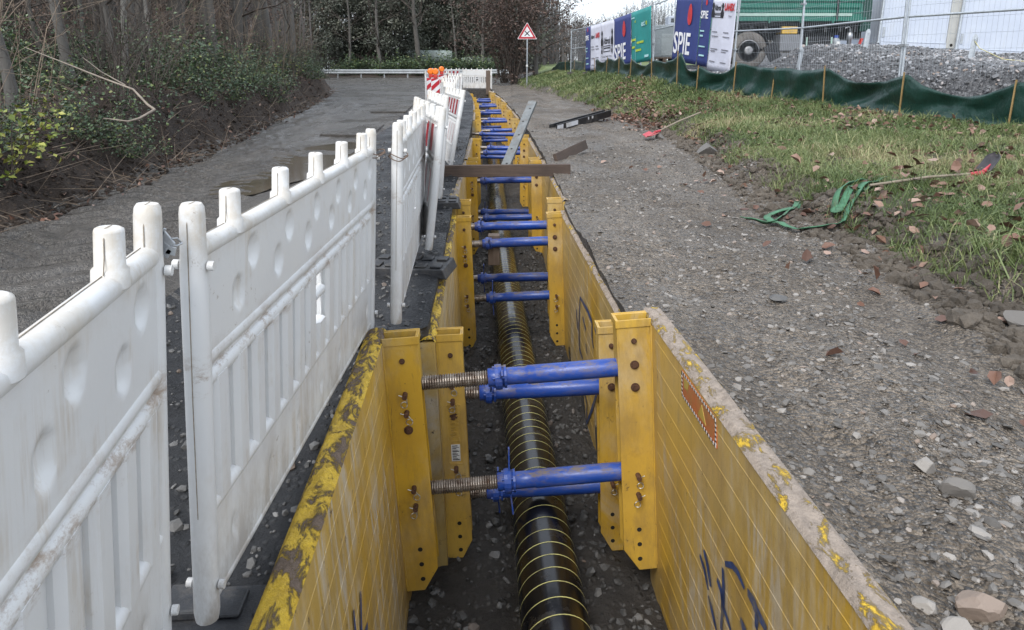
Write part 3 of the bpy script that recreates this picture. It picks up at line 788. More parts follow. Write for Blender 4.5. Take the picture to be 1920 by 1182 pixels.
YA = [M['yellow_worn'], M['top_brown'], M['graffiti']]; YB = [M['yellow_dusty'], M['top_pale'], M['graffiti']]; YW = [M['yellow_worn'], M['top_pale'], M['graffiti']]
gA = [[(0.797, -0.776), (0.739, -0.796), (0.688, -0.857)], [(0.742, -0.71), (0.696, -0.744), (0.657, -0.816)], [(0.689, -0.885), (0.639, -0.92), (0.591, -0.963)],
      [(0.514, -0.617), (0.506, -0.689), (0.515, -0.784), (0.534, -0.912)], [(0.579, -0.719), (0.533, -0.733), (0.506, -0.784), (0.428, -0.816)],
      [(0.488, -0.579), (0.412, -0.527), (0.356, -0.513), (0.294, -0.527)], [(0.265, -0.516), (0.215, -0.512), (0.18, -0.524), (0.101, -0.523)], [(0.18, -0.524), (0.189, -0.596)], [(0.331, -0.682), (0.292, -0.695), (.2, -.78)]]
gB = [[(0.228, -0.451), (0.344, -0.75), (0.328, -0.956), (0.131, -0.966)], [(0.228, -0.451), (-0.216, -0.414), (-0.444, -0.425), (-0.432, -0.562), (-0.503, -0.615)],
      [(0.087, -0.576), (-0.091, -0.62)], [(-0.079, -0.745), (-0.143, -0.806)], [(-0.568, -0.41), (-0.653, -0.456)], [(0.046, -1.239), (-0.098, -1.272), (-0.04, -1.484)], [(-0.649, -0.905), (-0.38, -1.174), (-0.04, -1.484)], [(0.501, -0.653), (0.437, -0.82)]]
gAL = [[(.50, -.56), (.42, -.72), (.46, -.95)], [(.36, -.52), (.33, -.8), (.20, -.9)], [(.55, -.75), (.25, -.72)]]
random.seed(4)
A, AR = trench_box('nearest yellow trench box with dusty right wall, orange sticker and long bare screw threads', (.115, 1.85, .10), 3.2, -3.5, 1.56, .18, 2, (.31, .31, .34, .35), YA, YB, gAL, gA, False, ((-.29, -.88), (-.272, -.875)))
B, BR = trench_box('second yellow trench box from the camera, with maker plate on its near left post', (.035, 5.55, -.08), 2.4, -2, 1.27, .15, 2, (.12, .14, .15, .17), YA, YW, (), gB, True, ((-.385, -1.03), (-.29, -.88)))
# orange warning sticker with a chain-pattern border on the right wall of the first box
sx = 1.56 / 2 - .09
mb = MB(); y0, y1, z0, z1 = .58, 1.03, -.155, -.035
mb.box(sx - .0045, sx, y0, y1, z0, z1, 0)
n = 34
for i in range(n):
    y = y0 + (y1 - y0) * (i + .5) / n
    for z in (z0 + .006, z1 - .006): mb.box(sx - .0062, sx - .0045, y - .0034, y + .0034, z - .006, z + .006, 1 if i % 2 else 2)
for i in range(10):
    z = z0 + .012 + (z1 - z0 - .024) * (i + .5) / 10
    for y in (y0 + .006, y1 - .006): mb.box(sx - .0062, sx - .0045, y - .006, y + .006, z - .0035, z + .0035, 1 if i % 2 else 2)
mb.prism([(.80, -.125), (.75, -.06), (.70, -.125)], 0, sx - .006, sx - .0045, 3)
mb.prism([(.99, -.10), (.99, -.055), (.92, -.05), (.94, -.09)], 0, sx - .006, sx - .0045, 3)
ol = mb.build('warning_sticker', [M['orange_label'], M['black'], M['tag_white'], simple('faded_yellow_print', (.42, .3, .06), .5)], AR); ol['label'] = 'weathered orange sticker with a chain-pattern border'
C_, _ = trench_box('third yellow trench box, the one bridged by the brown timber beam', (-.08, 9.25, .0), 1.6, -1, 1.34, .16, 1, (.06, .08, .07, .1), YW, YB)
C_['group'] = 'yellow shoring boxes along the trench'
proto, _ = trench_box('fourth yellow trench box, with a grey perforated board leaning out of it', (-.19, 12.95, .0), 1.8, 0, 1.32, .16, 1, (.30, .06, .08, .07), YW, YB)
E5, _ = trench_box('fifth yellow trench box, just beyond the leaning perforated board', (-.42, 16.75, .04), 2.2, 1.5, 1.66, .16, 1, (.36, .3, .2, .2), YW, YB)
boxes = [(-.49, 20.45, .10, 2.7, -1.5, 'sixth yellow trench box, level with the black frame lying beyond the track'),
         (-.69, 24.15, .14, 3.2, 1, 'seventh yellow trench box, fourth from the far end of the trench'),
         (-.93, 27.85, .19, 4, -1, 'eighth yellow trench box, third from the far end of the trench'),
         (-1.23, 31.5, .24, 5, 1, 'ninth yellow trench box, last but one before the white end barrier'),
         (-1.62, 35.1, .30, 6.5, -2, 'farthest yellow trench box, right in front of the white end barrier')]
for x, y, z, yaw, roll, lab in boxes:
    o = copy_tree(proto); o.location = (x, y, z); o.rotation_euler = (0, R(roll), R(yaw)); o['label'] = lab

# ------------------------------------------------------------------ the pipe with its yellow rings
pp = [(.40, -.8), (.22, 3.1), (-.02, 7.6), (-.20, 11.5), (-.36, 16), (-.55, 21), (-.8, 26), (-1.3, 33), (-1.7, 36.8)]
pz = lambda y: -1.345 + float(lift(y))
t = empty('pipe', 'black coated pipe with thin pale yellow rings running along the trench floor', 'pipe')
def px_(y): return float(np.interp(y, [b for _, b in pp], [a for a, _ in pp]))
ysm = np.arange(-.8, 36.8, .4)
xs = np.array([px_(y) for y in ysm]); k_ = np.ones(9) / 9; xs = np.convolve(np.pad(xs, 4, 'edge'), k_, 'valid')
def pc(y): return (float(np.interp(y, ysm, xs)), y, pz(y))
mb = MB(); mb.tube([pc(y) for y in ysm], .172, 40); body = mb.build('pipe_body', M['pipe'], t)
mb = MB(); y = .4; turn = 0
while y < 16:
    a0 = Vector(pc(y)); d = (Vector(pc(y + .1)) - Vector(pc(y - .1))).normalized(); s = d.cross(Vector((0, 0, 1))).normalized(); u = s.cross(d)
    d = (d + s * .06).normalized()
    V1 = []
    for kk in range(40):
        an = 2 * math.pi * kk / 40; rad = s * math.cos(an) + u * math.sin(an)
        sl = Vector(d) * (math.cos(an) * .02)
        V1.append([a0 + rad * .1733 + sl + d * q for q in (-.0032, .0032)])
    V1.append(V1[0]); mb.grid(V1, 0, True)
    y += .108 + .008 * math.sin(y * 9)
rg = mb.build('ring_marking', M['pipe_line'], t); rg['kind'] = 'stuff'
# dead leaf on the pipe, timber blocks under it
def block(x, y, z, l, w_, h, yaw, name, label, mat='plank', cat='timber block'):
    mb = MB(); mb.box(-l / 2, l / 2, -w_ / 2, w_ / 2, 0, h); o = mb.build(name, M[mat], None, .006)
    o.location = (x, y, z); o.rotation_euler = (0, 0, R(yaw)); return tag(o, label, cat)
block(.17, 2.74, -1.50, .50, .20, .13, 4, 'timber_block', 'brown timber block under the near end of the black pipe')
block(-.19, 7.25, -.62, .12, .12, .32, 0, 'timber_block', 'short upright brown timber between the struts of the second box', 'post_wood')
# timber beam laid across the box tops
o = block(-.10, 9.15, .028, 1.72, .07, .155, 1.4, 'timber_beam', 'dark brown timber beam lying across the trench on the box tops', 'plank', 'beam'); o.rotation_euler[1] = R(-.4)
# grey perforated board leaning out of the trench
mb = MB(); L_ = 1.87
mb.box(-.07, .07, -.02, -.017, 0, L_, 0)
for sx_ in (-1, 1): mb.box(min(sx_ * .07, sx_ * .067), max(sx_ * .07, sx_ * .067), -.017, .03, 0, L_, 0)
o = mb.build('perforated_board', [simple('dull_grey_steel', (.17, .18, .18), .5, .3, .25, 10, (.13, .11, .09)), M['gap']])
for k in range(5):
    hb = MB(); hb.tube([(.012 * (-1) ** k, -.0215, .2 + k * .36), (.012 * (-1) ** k, -.0165, .2 + k * .36)], .017, 10, 0, True, False); hb.build('hole', M['gap'], o)
a = Vector((-.14, 10.5, -.12)); b = Vector((.345, 12.0, .86))
o.location = a; o.rotation_euler = (b - a).to_track_quat('Z', 'Y').to_euler(); o.rotation_euler.rotate_axis('Z', R(180))
tag(o, 'pale grey perforated steel board leaning out of the trench against the right wall', 'board')
# ------------------------------------------------------------------ plastic safety barriers
def at(u, v, y):
    """point at distance y seen at (u, v) on the survey photograph"""
    p = R(PITCH); F = Vector((0, math.cos(p), -math.sin(p))); U = Vector((0, math.sin(p), math.cos(p)))
    d = F + Vector((1, 0, 0)) * ((u - CU) / FPX) - U * ((v - CV) / FPX)
    return Vector((0, 0, EYE)) + d * (y / d.y)
M['foil_white'] = simple('white_reflective_foil', (0.62, 0.62, 0.64), 0.3, 0, 0.1, 6, (0.45, 0.42, 0.38))
M['foil_red'] = simple('red_reflective_foil', (0.36, 0.010, 0.020), 0.3, 0, 0.2, 6)
BL = 2.1
M['seam'] = simple('seam_dirt', (.27, .23, .18), .8, 0, .5, 30)
DENTS = []
for k in range(6):
    x = .24 + k * .32
    DENTS += [(x, .80, .034, .046), (x + .11, .885, .034, .046)]
LOWD = [(.18 + k * .29, .165, .018, .03) for k in range(7)]
def barrier_meshes(dense):
    mb = MB()
    n = 14 if dense else 8
    # end posts and knobs
    for x in (.033, BL - .033):
        mb.lathe((x, 0, 0), (x, 0, 1.075), [(0, .028), (.02, .031), (.86, .031), (.9, .0285), (.978, .028), (.993, .026), (1, .0215)], n)
    for x in (.25, .65, 1.05, 1.45, 1.85):
        mb.lathe((x, 0, .96), (x, 0, 1.072), [(0, .033), (.30, .032), (.35, .0265), (.93, .0258), (.975, .0245), (1, .0195)], n)
    mb.tube([(.03, 0, .962), (BL - .03, 0, .962)], .026, n)
    # upper board with moulded dents, both faces
    nx = 170 if dense else 60; nz = 26 if dense else 10
    for sgn in (-1, 1):
        P = []
        for i in range(nz + 1):
            z = .70 + .25 * i / nz; row = []
            for j in range(nx + 1):
                x = .05 + (BL - .10) * j / nx; y = .021
                if dense:
                    for dx, dz, rx, rz in DENTS:
                        q = ((x - dx) / rx) ** 2 + ((z - dz) / rz) ** 2
                        if q < 1.3: y -= .019 * max(0, 1 - q) ** .5 if q < 1 else 0
                row.append((x, sgn * y, z))
            P.append(row if sgn < 0 else row[::-1])
        mb.grid(P, 0, True)
    # double middle rail, slats, lower rail, lower board
    for z, r in ((.695, .027), (.638, .025)): mb.tube([(.04, 0, z), (BL - .04, 0, z)], r, n)
    mb.box(.05, BL - .05, -.012, .012, .645, .69)
    def slat(x, w_, z0, z1):
        d = .026; c = .014
        mb.prism([(x - w_ / 2, -d + c), (x - w_ / 2 + c, -d), (x + w_ / 2 - c, -d), (x + w_ / 2, -d + c), (x + w_ / 2, d - c), (x + w_ / 2 - c, d), (x - w_ / 2 + c, d), (x - w_ / 2, d - c)], 2, z0, z1)
    for k in range(15):
        x = .115 + k * .1336
        if k in (7,): continue
        slat(x, .080 if k not in (6, 8) else .100, .30, .635)
    if dense: mb.box(.05, .99, -.002, .002, .30, .635); mb.box(1.11, BL - .05, -.002, .002, .30, .635)
    mb.tube([(.99, 0, .535), (1.11, 0, .535)], .020, 10); slat(1.05, .10, .30, .43)
    mb.tube([(.04, 0, .30), (BL - .04, 0, .30)], .024, n)
    for sgn in (-1, 1):
        P = []
        for i in range(11):
            z = .05 + .24 * i / 10; row = []
            for j in range(nx + 1):
                x = .05 + (BL - .10) * j / nx; y = .019
                if dense:
                    for dx, dz, rx, rz in LOWD:
                        q = ((x - dx) / rx) ** 2 + ((z - dz) / rz) ** 2
                        if q < 1: y -= .013 * (1 - q) ** .5
                row.append((x, sgn * y, z))
            P.append(row if sgn < 0 else row[::-1])
        mb.grid(P, 0, True)
    mb.tube([(.04, 0, .05), (BL - .04, 0, .05)], .022, n)
    if dense:
        for x in (.25, .65, 1.05, 1.45, 1.85):
            mb.tube([(x - .0335, 0, .99), (x - .0272, 0, 1.02), (x - .0262, 0, 1.055), (x - .014, .002, 1.0725), (x + .014, 0, 1.0725)], .0011, 4, 1)
        for x in (.033, BL - .033): mb.tube([(x - .0308, 0, .3), (x - .0312, .001, .6), (x - .0312, -.001, .92), (x - .0283, 0, 1.03), (x - .016, 0, 1.0755), (x + .015, 0, 1.0755)], .0012, 4, 1)
        mb.tube([(.07, .004, .9883), (1.0, .003, .9885), (BL - .07, .004, .9883)], .0011, 4, 1)
    # moulded seam along the parting line and small side studs
    for z in (.93, .10):
        for x in (.033, BL - .033):
            mb.tube([(x, -.033, z), (x, -.047, z)], .012, 8); mb.tube([(x, .033, z), (x, .047, z)], .012, 8)
    me = mb.mesh('barrier_body', [M['plastic'], M['seam']])
    fb = MB(); n = 12
    for z0, z1 in ((.725, .93),):
        for s in (-1, 1):
            for k in range(n):
                x0 = .10 + (BL - .2) * k / n; x1 = .10 + (BL - .2) * (k + 1) / n
                fb.box(x0, x1, min(s * .0225, s * .0245), max(s * .0225, s * .0245), z0, z1, k % 2)
    for s in (-1, 1):
        for k in range(15):
            x = .115 + k * .1336
            if k == 7: continue
            fb.box(x - .036, x + .036, min(s * .0215, s * .023), max(s * .0215, s * .023), .335, .60, k % 2)
    fo = fb.mesh('reflective_foil', [M['foil_white'], M['foil_red']])
    sb = MB()
    for x in (.033, BL - .033):
        sb.tube([(x + .002, -.0332, .10), (x, -.0336, .5), (x - .002, -.033, .93)], .0012, 4)
    sm_ = sb.mesh('parting_seam', M['black'])
    return me, fo, sm_
BM = [barrier_meshes(True), barrier_meshes(False)]
def barrier(P, Q, lean, z, label, foil=False, dense=False, sc=1.0, pitch=0.0):
    P = Vector(P); Q = Vector(Q)
    t = empty('safety_barrier', label, 'barrier', (P.x, P.y, z), (R(lean), R(pitch), math.atan2(Q.y - P.y, Q.x - P.x)), 'white plastic safety barriers beside the trench')
    t.scale = (sc, 1, 1)
    m = BM[0 if dense else 1]
    for nm, me in (('barrier_body', m[0]), ('reflective_foil', m[1] if foil else None)):
        if me is None: continue
        o = bpy.data.objects.new(nm, me); COL.objects.link(o); o.parent = t
    return t
b1 = barrier((-.48, -.58), (-.853, 1.52), 4.0, .05, 'nearest white barrier, cut off by the left edge of the photo', False, True)
b2 = barrier((-.775, 1.54), (-.768, 3.63), 2.8, .03, 'dirty white barrier second from the left edge, standing between two gaps', False, True)
b3 = barrier((-.622, 3.60), (-.75, 5.68), 2.2, .06, 'third white barrier, seen almost edge-on with mud streaks', False, True)
b4 = barrier((-.625, 5.18), (-1.08, 7.17), 7.0, .06, 'red and white striped barrier leaning towards the trench behind the edge-on one', True)
b5 = barrier((-.76, 7.35), (-1.17, 9.4), 5.0, .06, 'white barrier between two leaning red striped barriers')
b6 = barrier((-.84, 9.6), (-1.25, 11.65), 11.0, .07, 'striped barrier leaning hardest over the trench, behind the plain white one', True)
b7 = barrier((-1.06, 12.2), (-1.42, 14.2), 5, .1, 'white barrier halfway along the row, below the single warning lamp')
b8 = barrier((-1.25, 15.2), (-1.75, 17.2), 5, .13, 'mud-splashed white barrier in front of the far striped barrier')
b9 = barrier((-1.42, 18.2), (-1.95, 20.2), 4, .16, 'far striped barrier close to the warning lamps', True)
b10 = barrier((-1.62, 22.4), (-2.2, 24.4), 4, .2, 'white barrier just beyond the row of warning lamps')
b11 = barrier((-3.25, 27.0), (-2.55, 28.9), 0, .26, 'short-looking white and red barrier standing between the two groups of warning lamps', True)
b12 = barrier((-3.95, 35.6), (-2.75, 37.3), 2, .38, 'white barrier left of the one that closes the far end of the trench', True)
b13 = barrier((-2.62, 38.3), (-1.10, 37.4), 0, .38, 'white barrier closing the far end of the trench', False, False, .88)
# steel clip and wire loops joining the barriers
mb = MB()
pl = [(-.905, 1.36, 0), (-.845, 1.455, 0), (-.775, 1.545, 0), (-.715, 1.605, 0)]
def strap(path, w_, th, z):
    mb_ = MB(); rows = []
    for i, (x, y, dz) in enumerate(path):
        rows.append([(x, y, z + dz - w_ / 2), (x, y, z + dz + w_ / 2)])
    mb_.grid(rows, 0, True); return mb_
zc = .985
path = [at(258, 452, 1.47), at(285, 452, 1.49), at(300, 457, 1.50), at(314, 468, 1.50)]
mb = MB()
for i in range(3): mb.beam(path[i], path[i + 1] + (path[i + 1] - path[i]) * .06, .006, .022)
e = path[3]
for a, b in (((302, 438), (322, 462)), ((322, 462), (319, 478)), ((319, 478), (306, 470)), ((304, 436), (309, 438))):
    mb.beam(at(*a, 1.5), at(*b, 1.5), .022, .005, 0, (0, 1, 0))
mb.tube([at(322, 448, 1.5), at(332, 447, 1.51), at(340, 455, 1.52)], .0025, 6)
mb.tube([at(320, 460, 1.5), at(332, 461, 1.51), at(342, 456, 1.52)], .0025, 6)
tag(mb.build('barrier_clip', M['galv'], None, .0015), 'galvanised steel clip hooked round the end post of the nearest barrier', 'clip')
def wireloop(c, r, label, n=30):
    mb = MB()
    for k in range(2):
        pts = [(c[0] + r * math.cos(a) * (1 + .15 * math.sin(3 * a + k)), c[1] + r * .9 * math.sin(a), c[2] + .012 * math.sin(2 * a + k) - .012 * k) for a in [i * 2 * math.pi / n for i in range(n + 1)]]
        mb.tube(pts, .0028, 5)
    tag(mb.build('wire_tie', simple('rusty_wire', (.16, .11, .08), .6, .3)), label, 'wire')
wireloop((-.705, 3.60, .985), .052, 'thin twisted wire tied round the far post of the second barrier')
wireloop((-.585, 3.62, .965), .046, 'thin wire looped round the near post of the edge-on third barrier')

# ------------------------------------------------------------------ rubber feet
def foot_mesh():
    mb = MB()
    mb.prism([(-.31, 0), (-.28, .07), (.28, .07), (.31, 0)], 1, -.18, .18)
    for x in (-.22, -.11, .11, .22):
        for y in (-.1, .1): mb.box(x - .04, x + .04, y - .05, y + .05, .0715, .085)
    mb.box(-.06, .06, -.16, -.05, .0715, .10); mb.box(-.06, .06, .05, .16, .0715, .10)
    return mb.mesh('foot_plate', M['rubber'])
FM = foot_mesh()
for x, y, yaw, lab in ((-.86, 1.56, 4, 'black rubber foot between the nearest and the second barrier'), (-.84, 3.60, -3, 'black rubber foot between the second and the edge-on third barrier'),
                       (-.74, 5.0, -8, 'black rubber foot with sloping ends beside the edge-on third barrier'), (-.85, 7.4, 3, 'black rubber foot under the striped barrier leaning to the trench'),
                       (-.98, 9.55, 0, 'black rubber foot left of the timber beam across the trench')):
    o = bpy.data.objects.new('foot_plate', FM); COL.objects.link(o); o.location = (x, y, float(ground(x, y)) - .02); o.rotation_euler = (0, 0, R(yaw))
    b = o.modifiers.new('bevel', 'BEVEL'); b.width = .008; b.segments = 2
    tag(o, lab, 'barrier foot', 'rubber feet of the barriers')

# ------------------------------------------------------------------ warning beacons with orange lamps
M['lamp'] = NT('orange_lens').fin((0.75, 0.17, 0.012), 0.25)
M['lamp_red'] = simple('red_lamp_housing', (0.45, 0.03, 0.02), 0.4)
def beacon(x, y, yaw, label):
    t = empty('warning_beacon', label, 'traffic beacon', (x, y, float(ground(x, y))), (0, 0, R(yaw)), 'striped beacons with orange lamps')
    h0, h1, hw = .12, 1.02, .125
    mb = MB(); mb.box(-hw, hw, -.025, .025, h0, h1); mb.build('beacon_board', M['foil_white'], t, .01)
    for k in range(4):   # slanted red bars clipped to the board
        z = h0 + .02 + k * .26
        poly = [(-hw + .008, z), (hw - .008, z + .20), (hw - .008, z + .33), (-hw + .008, z + .13)]
        poly = [(a, min(b, h1 - .008)) for a, b in poly]
        s = MB(); s.prism(poly, 1, -.028, -.0255); s.build('red_bar', M['foil_red'], t)
    f = MB(); f.prism([(-.4, 0), (-.36, .12), (.36, .12), (.4, 0)], 1, -.2, .2); f.build('beacon_foot', M['rubber'], t)
    l = MB(); l.box(-.055, .055, -.05, .05, h1 + .002, h1 + .09); lb = l.build('lamp_housing', M['lamp_red'], t, .008)
    g = MB(); g.lathe((0, -.055, h1 + .17), (0, .055, h1 + .17), [(0, .06), (.12, .088), (.5, .094), (.88, .088), (1, .06)], 18); g.build('lamp_lens', M['lamp'], lb)
for x, y, yaw, lab in ((-2.32, 20.6, 8, 'left of the two overlapping striped beacons with orange lamps'), (-2.12, 20.0, -4, 'front beacon of the overlapping pair, its stripes facing the camera'), (-2.30, 23.6, 20, 'single striped beacon with an orange lamp right of the overlapping pair')):
    beacon(x, y, yaw, lab)

# brown board set upright at the far end of the trench
mb = MB(); mb.box(-.11, .11, -.02, .02, -.2, 1.0); o = mb.build('upright_board', M['post_wood'], None, .005); o.location = (-1.2, 36.3, float(ground(-1.0, 36.3))); o.rotation_euler = (0, 0, R(5)); tag(o, 'weathered brown board standing upright in front of the far end barrier', 'board')
# ------------------------------------------------------------------ lying about on the track
mb = MB(); mb.box(-.72, .72, -.026, .026, 0, .15); o = mb.build('wood_board', M['plank'], None, .004); o.location = (.95, 11.05, .07); o.rotation_euler = (R(-18), R(-3), math.atan2(1.375, .6)); tag(o, 'short brown board lying on edge on the track beside the trench', 'board')
t = empty('steel_channel', 'long black steel channel with white marks lying across the track below the bank', 'steel beam', (1.68, 17.0, float(ground(1.68, 17)) + .0), (0, R(-3.5), math.atan2(2.5, 1.5)))
mb = MB(); mb.box(-1.5, 1.5, -.10, .10, .0, .03); mb.box(-1.5, 1.5, -.10, -.075, .032, .17); mb.box(-1.5, 1.5, .075, .10, .032, .17); mb.build('channel_body', M['black'], t, .004)
for x0, x1 in ((-1.49, -1.2), (-1.05, -.45), (.1, .16), (.32, .4)):
    mb = MB(); mb.box(x0, x1, -.103, -.1005, .05 if x1 - x0 > .2 else .09, .15); mb.build('white_mark', M['foil_white'], t)
def shovel(tip, neck, end, w_, L_, label, red_blade):
    tip, neck, end = Vector(tip), Vector(neck), Vector(end)
    t = empty('shovel', label, 'shovel', neck)
    inv = Matrix.Translation(-neck)
    mb = MB(); d = (end - neck).normalized()
    pts = [neck, (neck + end) / 2 + Vector((0, 0, .02)), end]
    mb.tube([p - neck for p in pts], .017 if red_blade else .013, 10); mb.build('handle', M['handle_wood'], t)
    s = d.cross(Vector((0, 0, 1))).normalized(); bd = (tip - neck).normalized(); up = s.cross(bd)
    if up.z < 0: up = -up
    rows = []
    for i in range(10):
        f = i / 9; hw = w_ / 2 * (1 if f < .72 else (1 - ((f - .72) / .28) ** 2 * .75)); row = []
        for j in range(9):
            q = j / 4 - 1
            row.append(bd * (L_ * f) + s * (hw * q) + up * (.035 * q * q + .02 * f * f) - up * .0)
        rows.append(row)
    mb = MB(); mb.grid(rows, 0, True)
    bl = mb.build('blade', M['shovel_red'] if red_blade else M['blade_dark'], t)
    so = bl.modifiers.new('thick', 'SOLIDIFY'); so.thickness = .004
    mb = MB(); mb.tube([-bd * .02 + up * .012, d * .16], [.027, .021], 12); mb.tube([bd * .0 + up * .012, bd * (L_ * .5) + up * .006], [.024, .006], 8); mb.build('socket', M['shovel_red'], t)
M['shovel_red'] = simple('red_enamel', (0.42, 0.03, 0.045), 0.42, 0, .25, 9, (.2, .1, .08))
M['blade_dark'] = simple('dark_shovel_steel', (0.035, 0.03, 0.032), 0.4, .4, .3, 10)
gz = lambda x, y: float(ground(x, y))
shovel((2.42, 13.0, gz(2.42, 13.0) + .02), (2.68, 13.35, gz(2.7, 13.4) + .10), (3.75, 14.2, gz(3.75, 14.2) + .18), .27, .36, 'red-bladed shovel lying at the foot of the grass bank', True)
shovel((5.0, 7.22, gz(5.05, 7.25) + .24), (4.66, 6.95, gz(4.66, 6.95) + .09), (3.42, 6.70, gz(3.42, 6.70) + .10), .18, .36, 'shovel with a dark blade and red socket lying in the grass', False)
# green lifting sling
M['sling'] = simple('green_webbing', (0.055, 0.155, 0.085), 0.8, 0, .3, 14, (.07, .09, .06), .3)
def ribbon(pts, name, w_, twist):
    P = [Vector(p) for p in pts]; fine = []
    for i in range(len(P) - 1):
        p0, p1, p2, p3 = P[max(i - 1, 0)], P[i], P[i + 1], P[min(i + 2, len(P) - 1)]
        for k in range(8):
            t_ = k / 8
            fine.append(.5 * ((2 * p1) + (p2 - p0) * t_ + (2 * p0 - 5 * p1 + 4 * p2 - p3) * t_ ** 2 + (3 * p1 - p0 - 3 * p2 + p3) * t_ ** 3))
    fine.append(P[-1]); rows = []
    for i, p in enumerate(fine):
        d = (fine[min(i + 1, len(fine) - 1)] - fine[max(i - 1, 0)]).normalized(); s = d.cross(Vector((0, 0, 1))).normalized()
        a = twist(i / len(fine)); ax = s * math.cos(a) + Vector((0, 0, 1)) * math.sin(a)
        c = p + Vector((0, 0, gz(p.x, p.y) + .03 + abs(math.sin(a)) * w_ / 2))
        rows.append([c - ax * w_ / 2, c, c + ax * w_ / 2])
    mb = MB(); mb.grid(rows, 0, True); o = mb.build(name, M['sling']); so = o.modifiers.new('thick', 'SOLIDIFY'); so.thickness = .007; return o
o = ribbon([(2.11, 6.42, 0), (2.34, 6.33, 0), (2.62, 6.62, .0), (2.86, 7.0, .02), (2.76, 6.82, .03), (2.42, 6.57, .02), (2.40, 6.32, .01), (2.50, 5.98, .0), (2.66, 5.92, 0), (2.98, 6.22, .0), (3.40, 6.72, .02), (3.85, 7.1, .02), (3.88, 7.28, .03), (3.30, 6.68, .05), (2.98, 6.35, .04), (2.99, 6.46, .04), (3.25, 6.74, .04), (3.55, 7.05, .03), (3.62, 7.3, .03), (3.5, 7.25, .02)], 'lifting_sling', .065, lambda f: .25 + .45 * math.sin(f * 17))
tag(o, 'faded green webbing sling lying in loops at the edge of the grass', 'sling')
# steel plates bridging the road
for pts, lab in (([(-4.0, 20.2), (-3.0, 20.2), (-3.45, 26.3), (-4.75, 26.3)], 'dark steel road plate lying flat beside the barriers, farther of two'), ([(-3.75, 13.9), (-2.75, 13.8), (-2.9, 16.2), (-4.1, 16.4)], 'dark steel road plate lying flat, nearer of two')):
    mb = MB(); z = [float(lift(y)) + .02 for x, y in pts]
    mb.hexa([(x, y, zz - .05) for (x, y), zz in zip(pts, z)] + [(x, y, zz + .025) for (x, y), zz in zip(pts, z)])
    tag(mb.build('road_plate', M['road'], None, .005), lab, 'steel plate', 'steel plates on the road')

# ------------------------------------------------------------------ dark green sheeting on stakes along the bank
M['tarp'] = None
t = NT('dark_green_sheeting')
f = t.noise(2.5, 5, 0.6)
c = t.ramp(f, [(0.3, (0.004, 0.023, 0.017)), (0.7, (0.008, 0.038, 0.028))])
c = t.mix(t.ramp(t.noise(6, 6, .7), [(.6, 0), (.8, .4)]), c, (.08, .10, .085))
t.bump(t.noise(7, 5, .65, t.obj((1, 1, .5))), .5, .05); M['tarp'] = t.fin(c, 0.36)
ST = [9.0, 10.35, 12.2, 14.5, 16.5, 18, 19.5, 20.5, 22.5, 25, 27, 29.5, 32, 35, 38.5, 42]
SH = [.70, .66, .69, .70, .72, .74, .68, .92, .62, .62, .66, .64, .62, .6, .6, .6]
rng = np.random.default_rng(3)
P = []
yv = np.concatenate([np.arange(7.5, 22, .075), np.arange(22, 47.5, .2)])
for y in yv:
    k = int(np.searchsorted(ST, y)) - 1
    if 0 <= k < len(ST) - 1:
        a, b = ST[k], ST[k + 1]; t_ = (y - a) / (b - a); sg = math.sin(math.pi * t_); ph = t_
        sag = (.05, .30, .22, .04, .03, .22, .30, .16, .22, .2, .12, .18, .12, .14, .1)[k]
        top = SH[k] * (1 - t_) + SH[k + 1] * t_ - sag * sg
        belly = (.05, .10, .12, .05, .08, .12, .16, .14, .10, .1, .08, .1, .1, .1, .1)[k] * sg
    else: sg = 0; top = .62 if y < 20 else .55 * max(0, min(1, (47.5 - y) / 3)); belly = 0; ph = 0
    xb_, zb_ = float(x_tarp(y)), float(ground(x_tarp(y), y)); row = []
    flare = .10 + .10 * abs(float(vnoise(y * .9, 0 * y, 5))) + (.42 * math.exp(-((y - 20.1) / .55) ** 2))
    for j in range(15):
        f_ = j / 14
        # skirt lies out on the grass, then the sheet climbs to its top edge
        if f_ < .2: xx = xb_ - flare * (1 - f_ / .2); zz = gz(xx, y) + .03 + .02 * f_
        else:
            g_ = (f_ - .2) / .8; zz = zb_ + .02 + top * g_
            fold = .055 * math.sin(9 * ph + 5 * g_ + y) * sg + .075 * float(fbm(np.array(y * 1.7 + g_ * 2.2), np.array(g_ * 2 - y * .6), 7, 3))
            xx = xb_ + belly * math.sin(math.pi * g_) * .9 + (.0 if j < 14 else .03) + fold * (1 - .4 * g_)
        row.append((xx, y + (.03 * math.sin(5 * f_ + y) if f_ > .2 else 0), zz))
    P.append(row)
mb = MB(); mb.grid(P, 0, True); o = mb.build('sheeting', M['tarp']); so = o.modifiers.new('thick', 'SOLIDIFY'); so.thickness = .003
tag(o, 'dark green plastic sheeting sagging between stakes along the top of the grass bank', 'plastic sheet')
for i, y in enumerate(ST):
    x = float(x_tarp(y)) - .045; z = gz(x, y); mb = MB(); mb.box(-.011, .011, -.010, .010, -.15, SH[i] + .06)
    o = mb.build('wooden_stake', M['stake_wood']); o.location = (x, y, z); o.rotation_euler = (R(random.uniform(-3, 3)), R(random.uniform(-2, 5)), R(30))
    tag(o, 'thin yellowish wooden stake holding up the dark green sheeting', 'stake', 'stakes of the green sheeting')

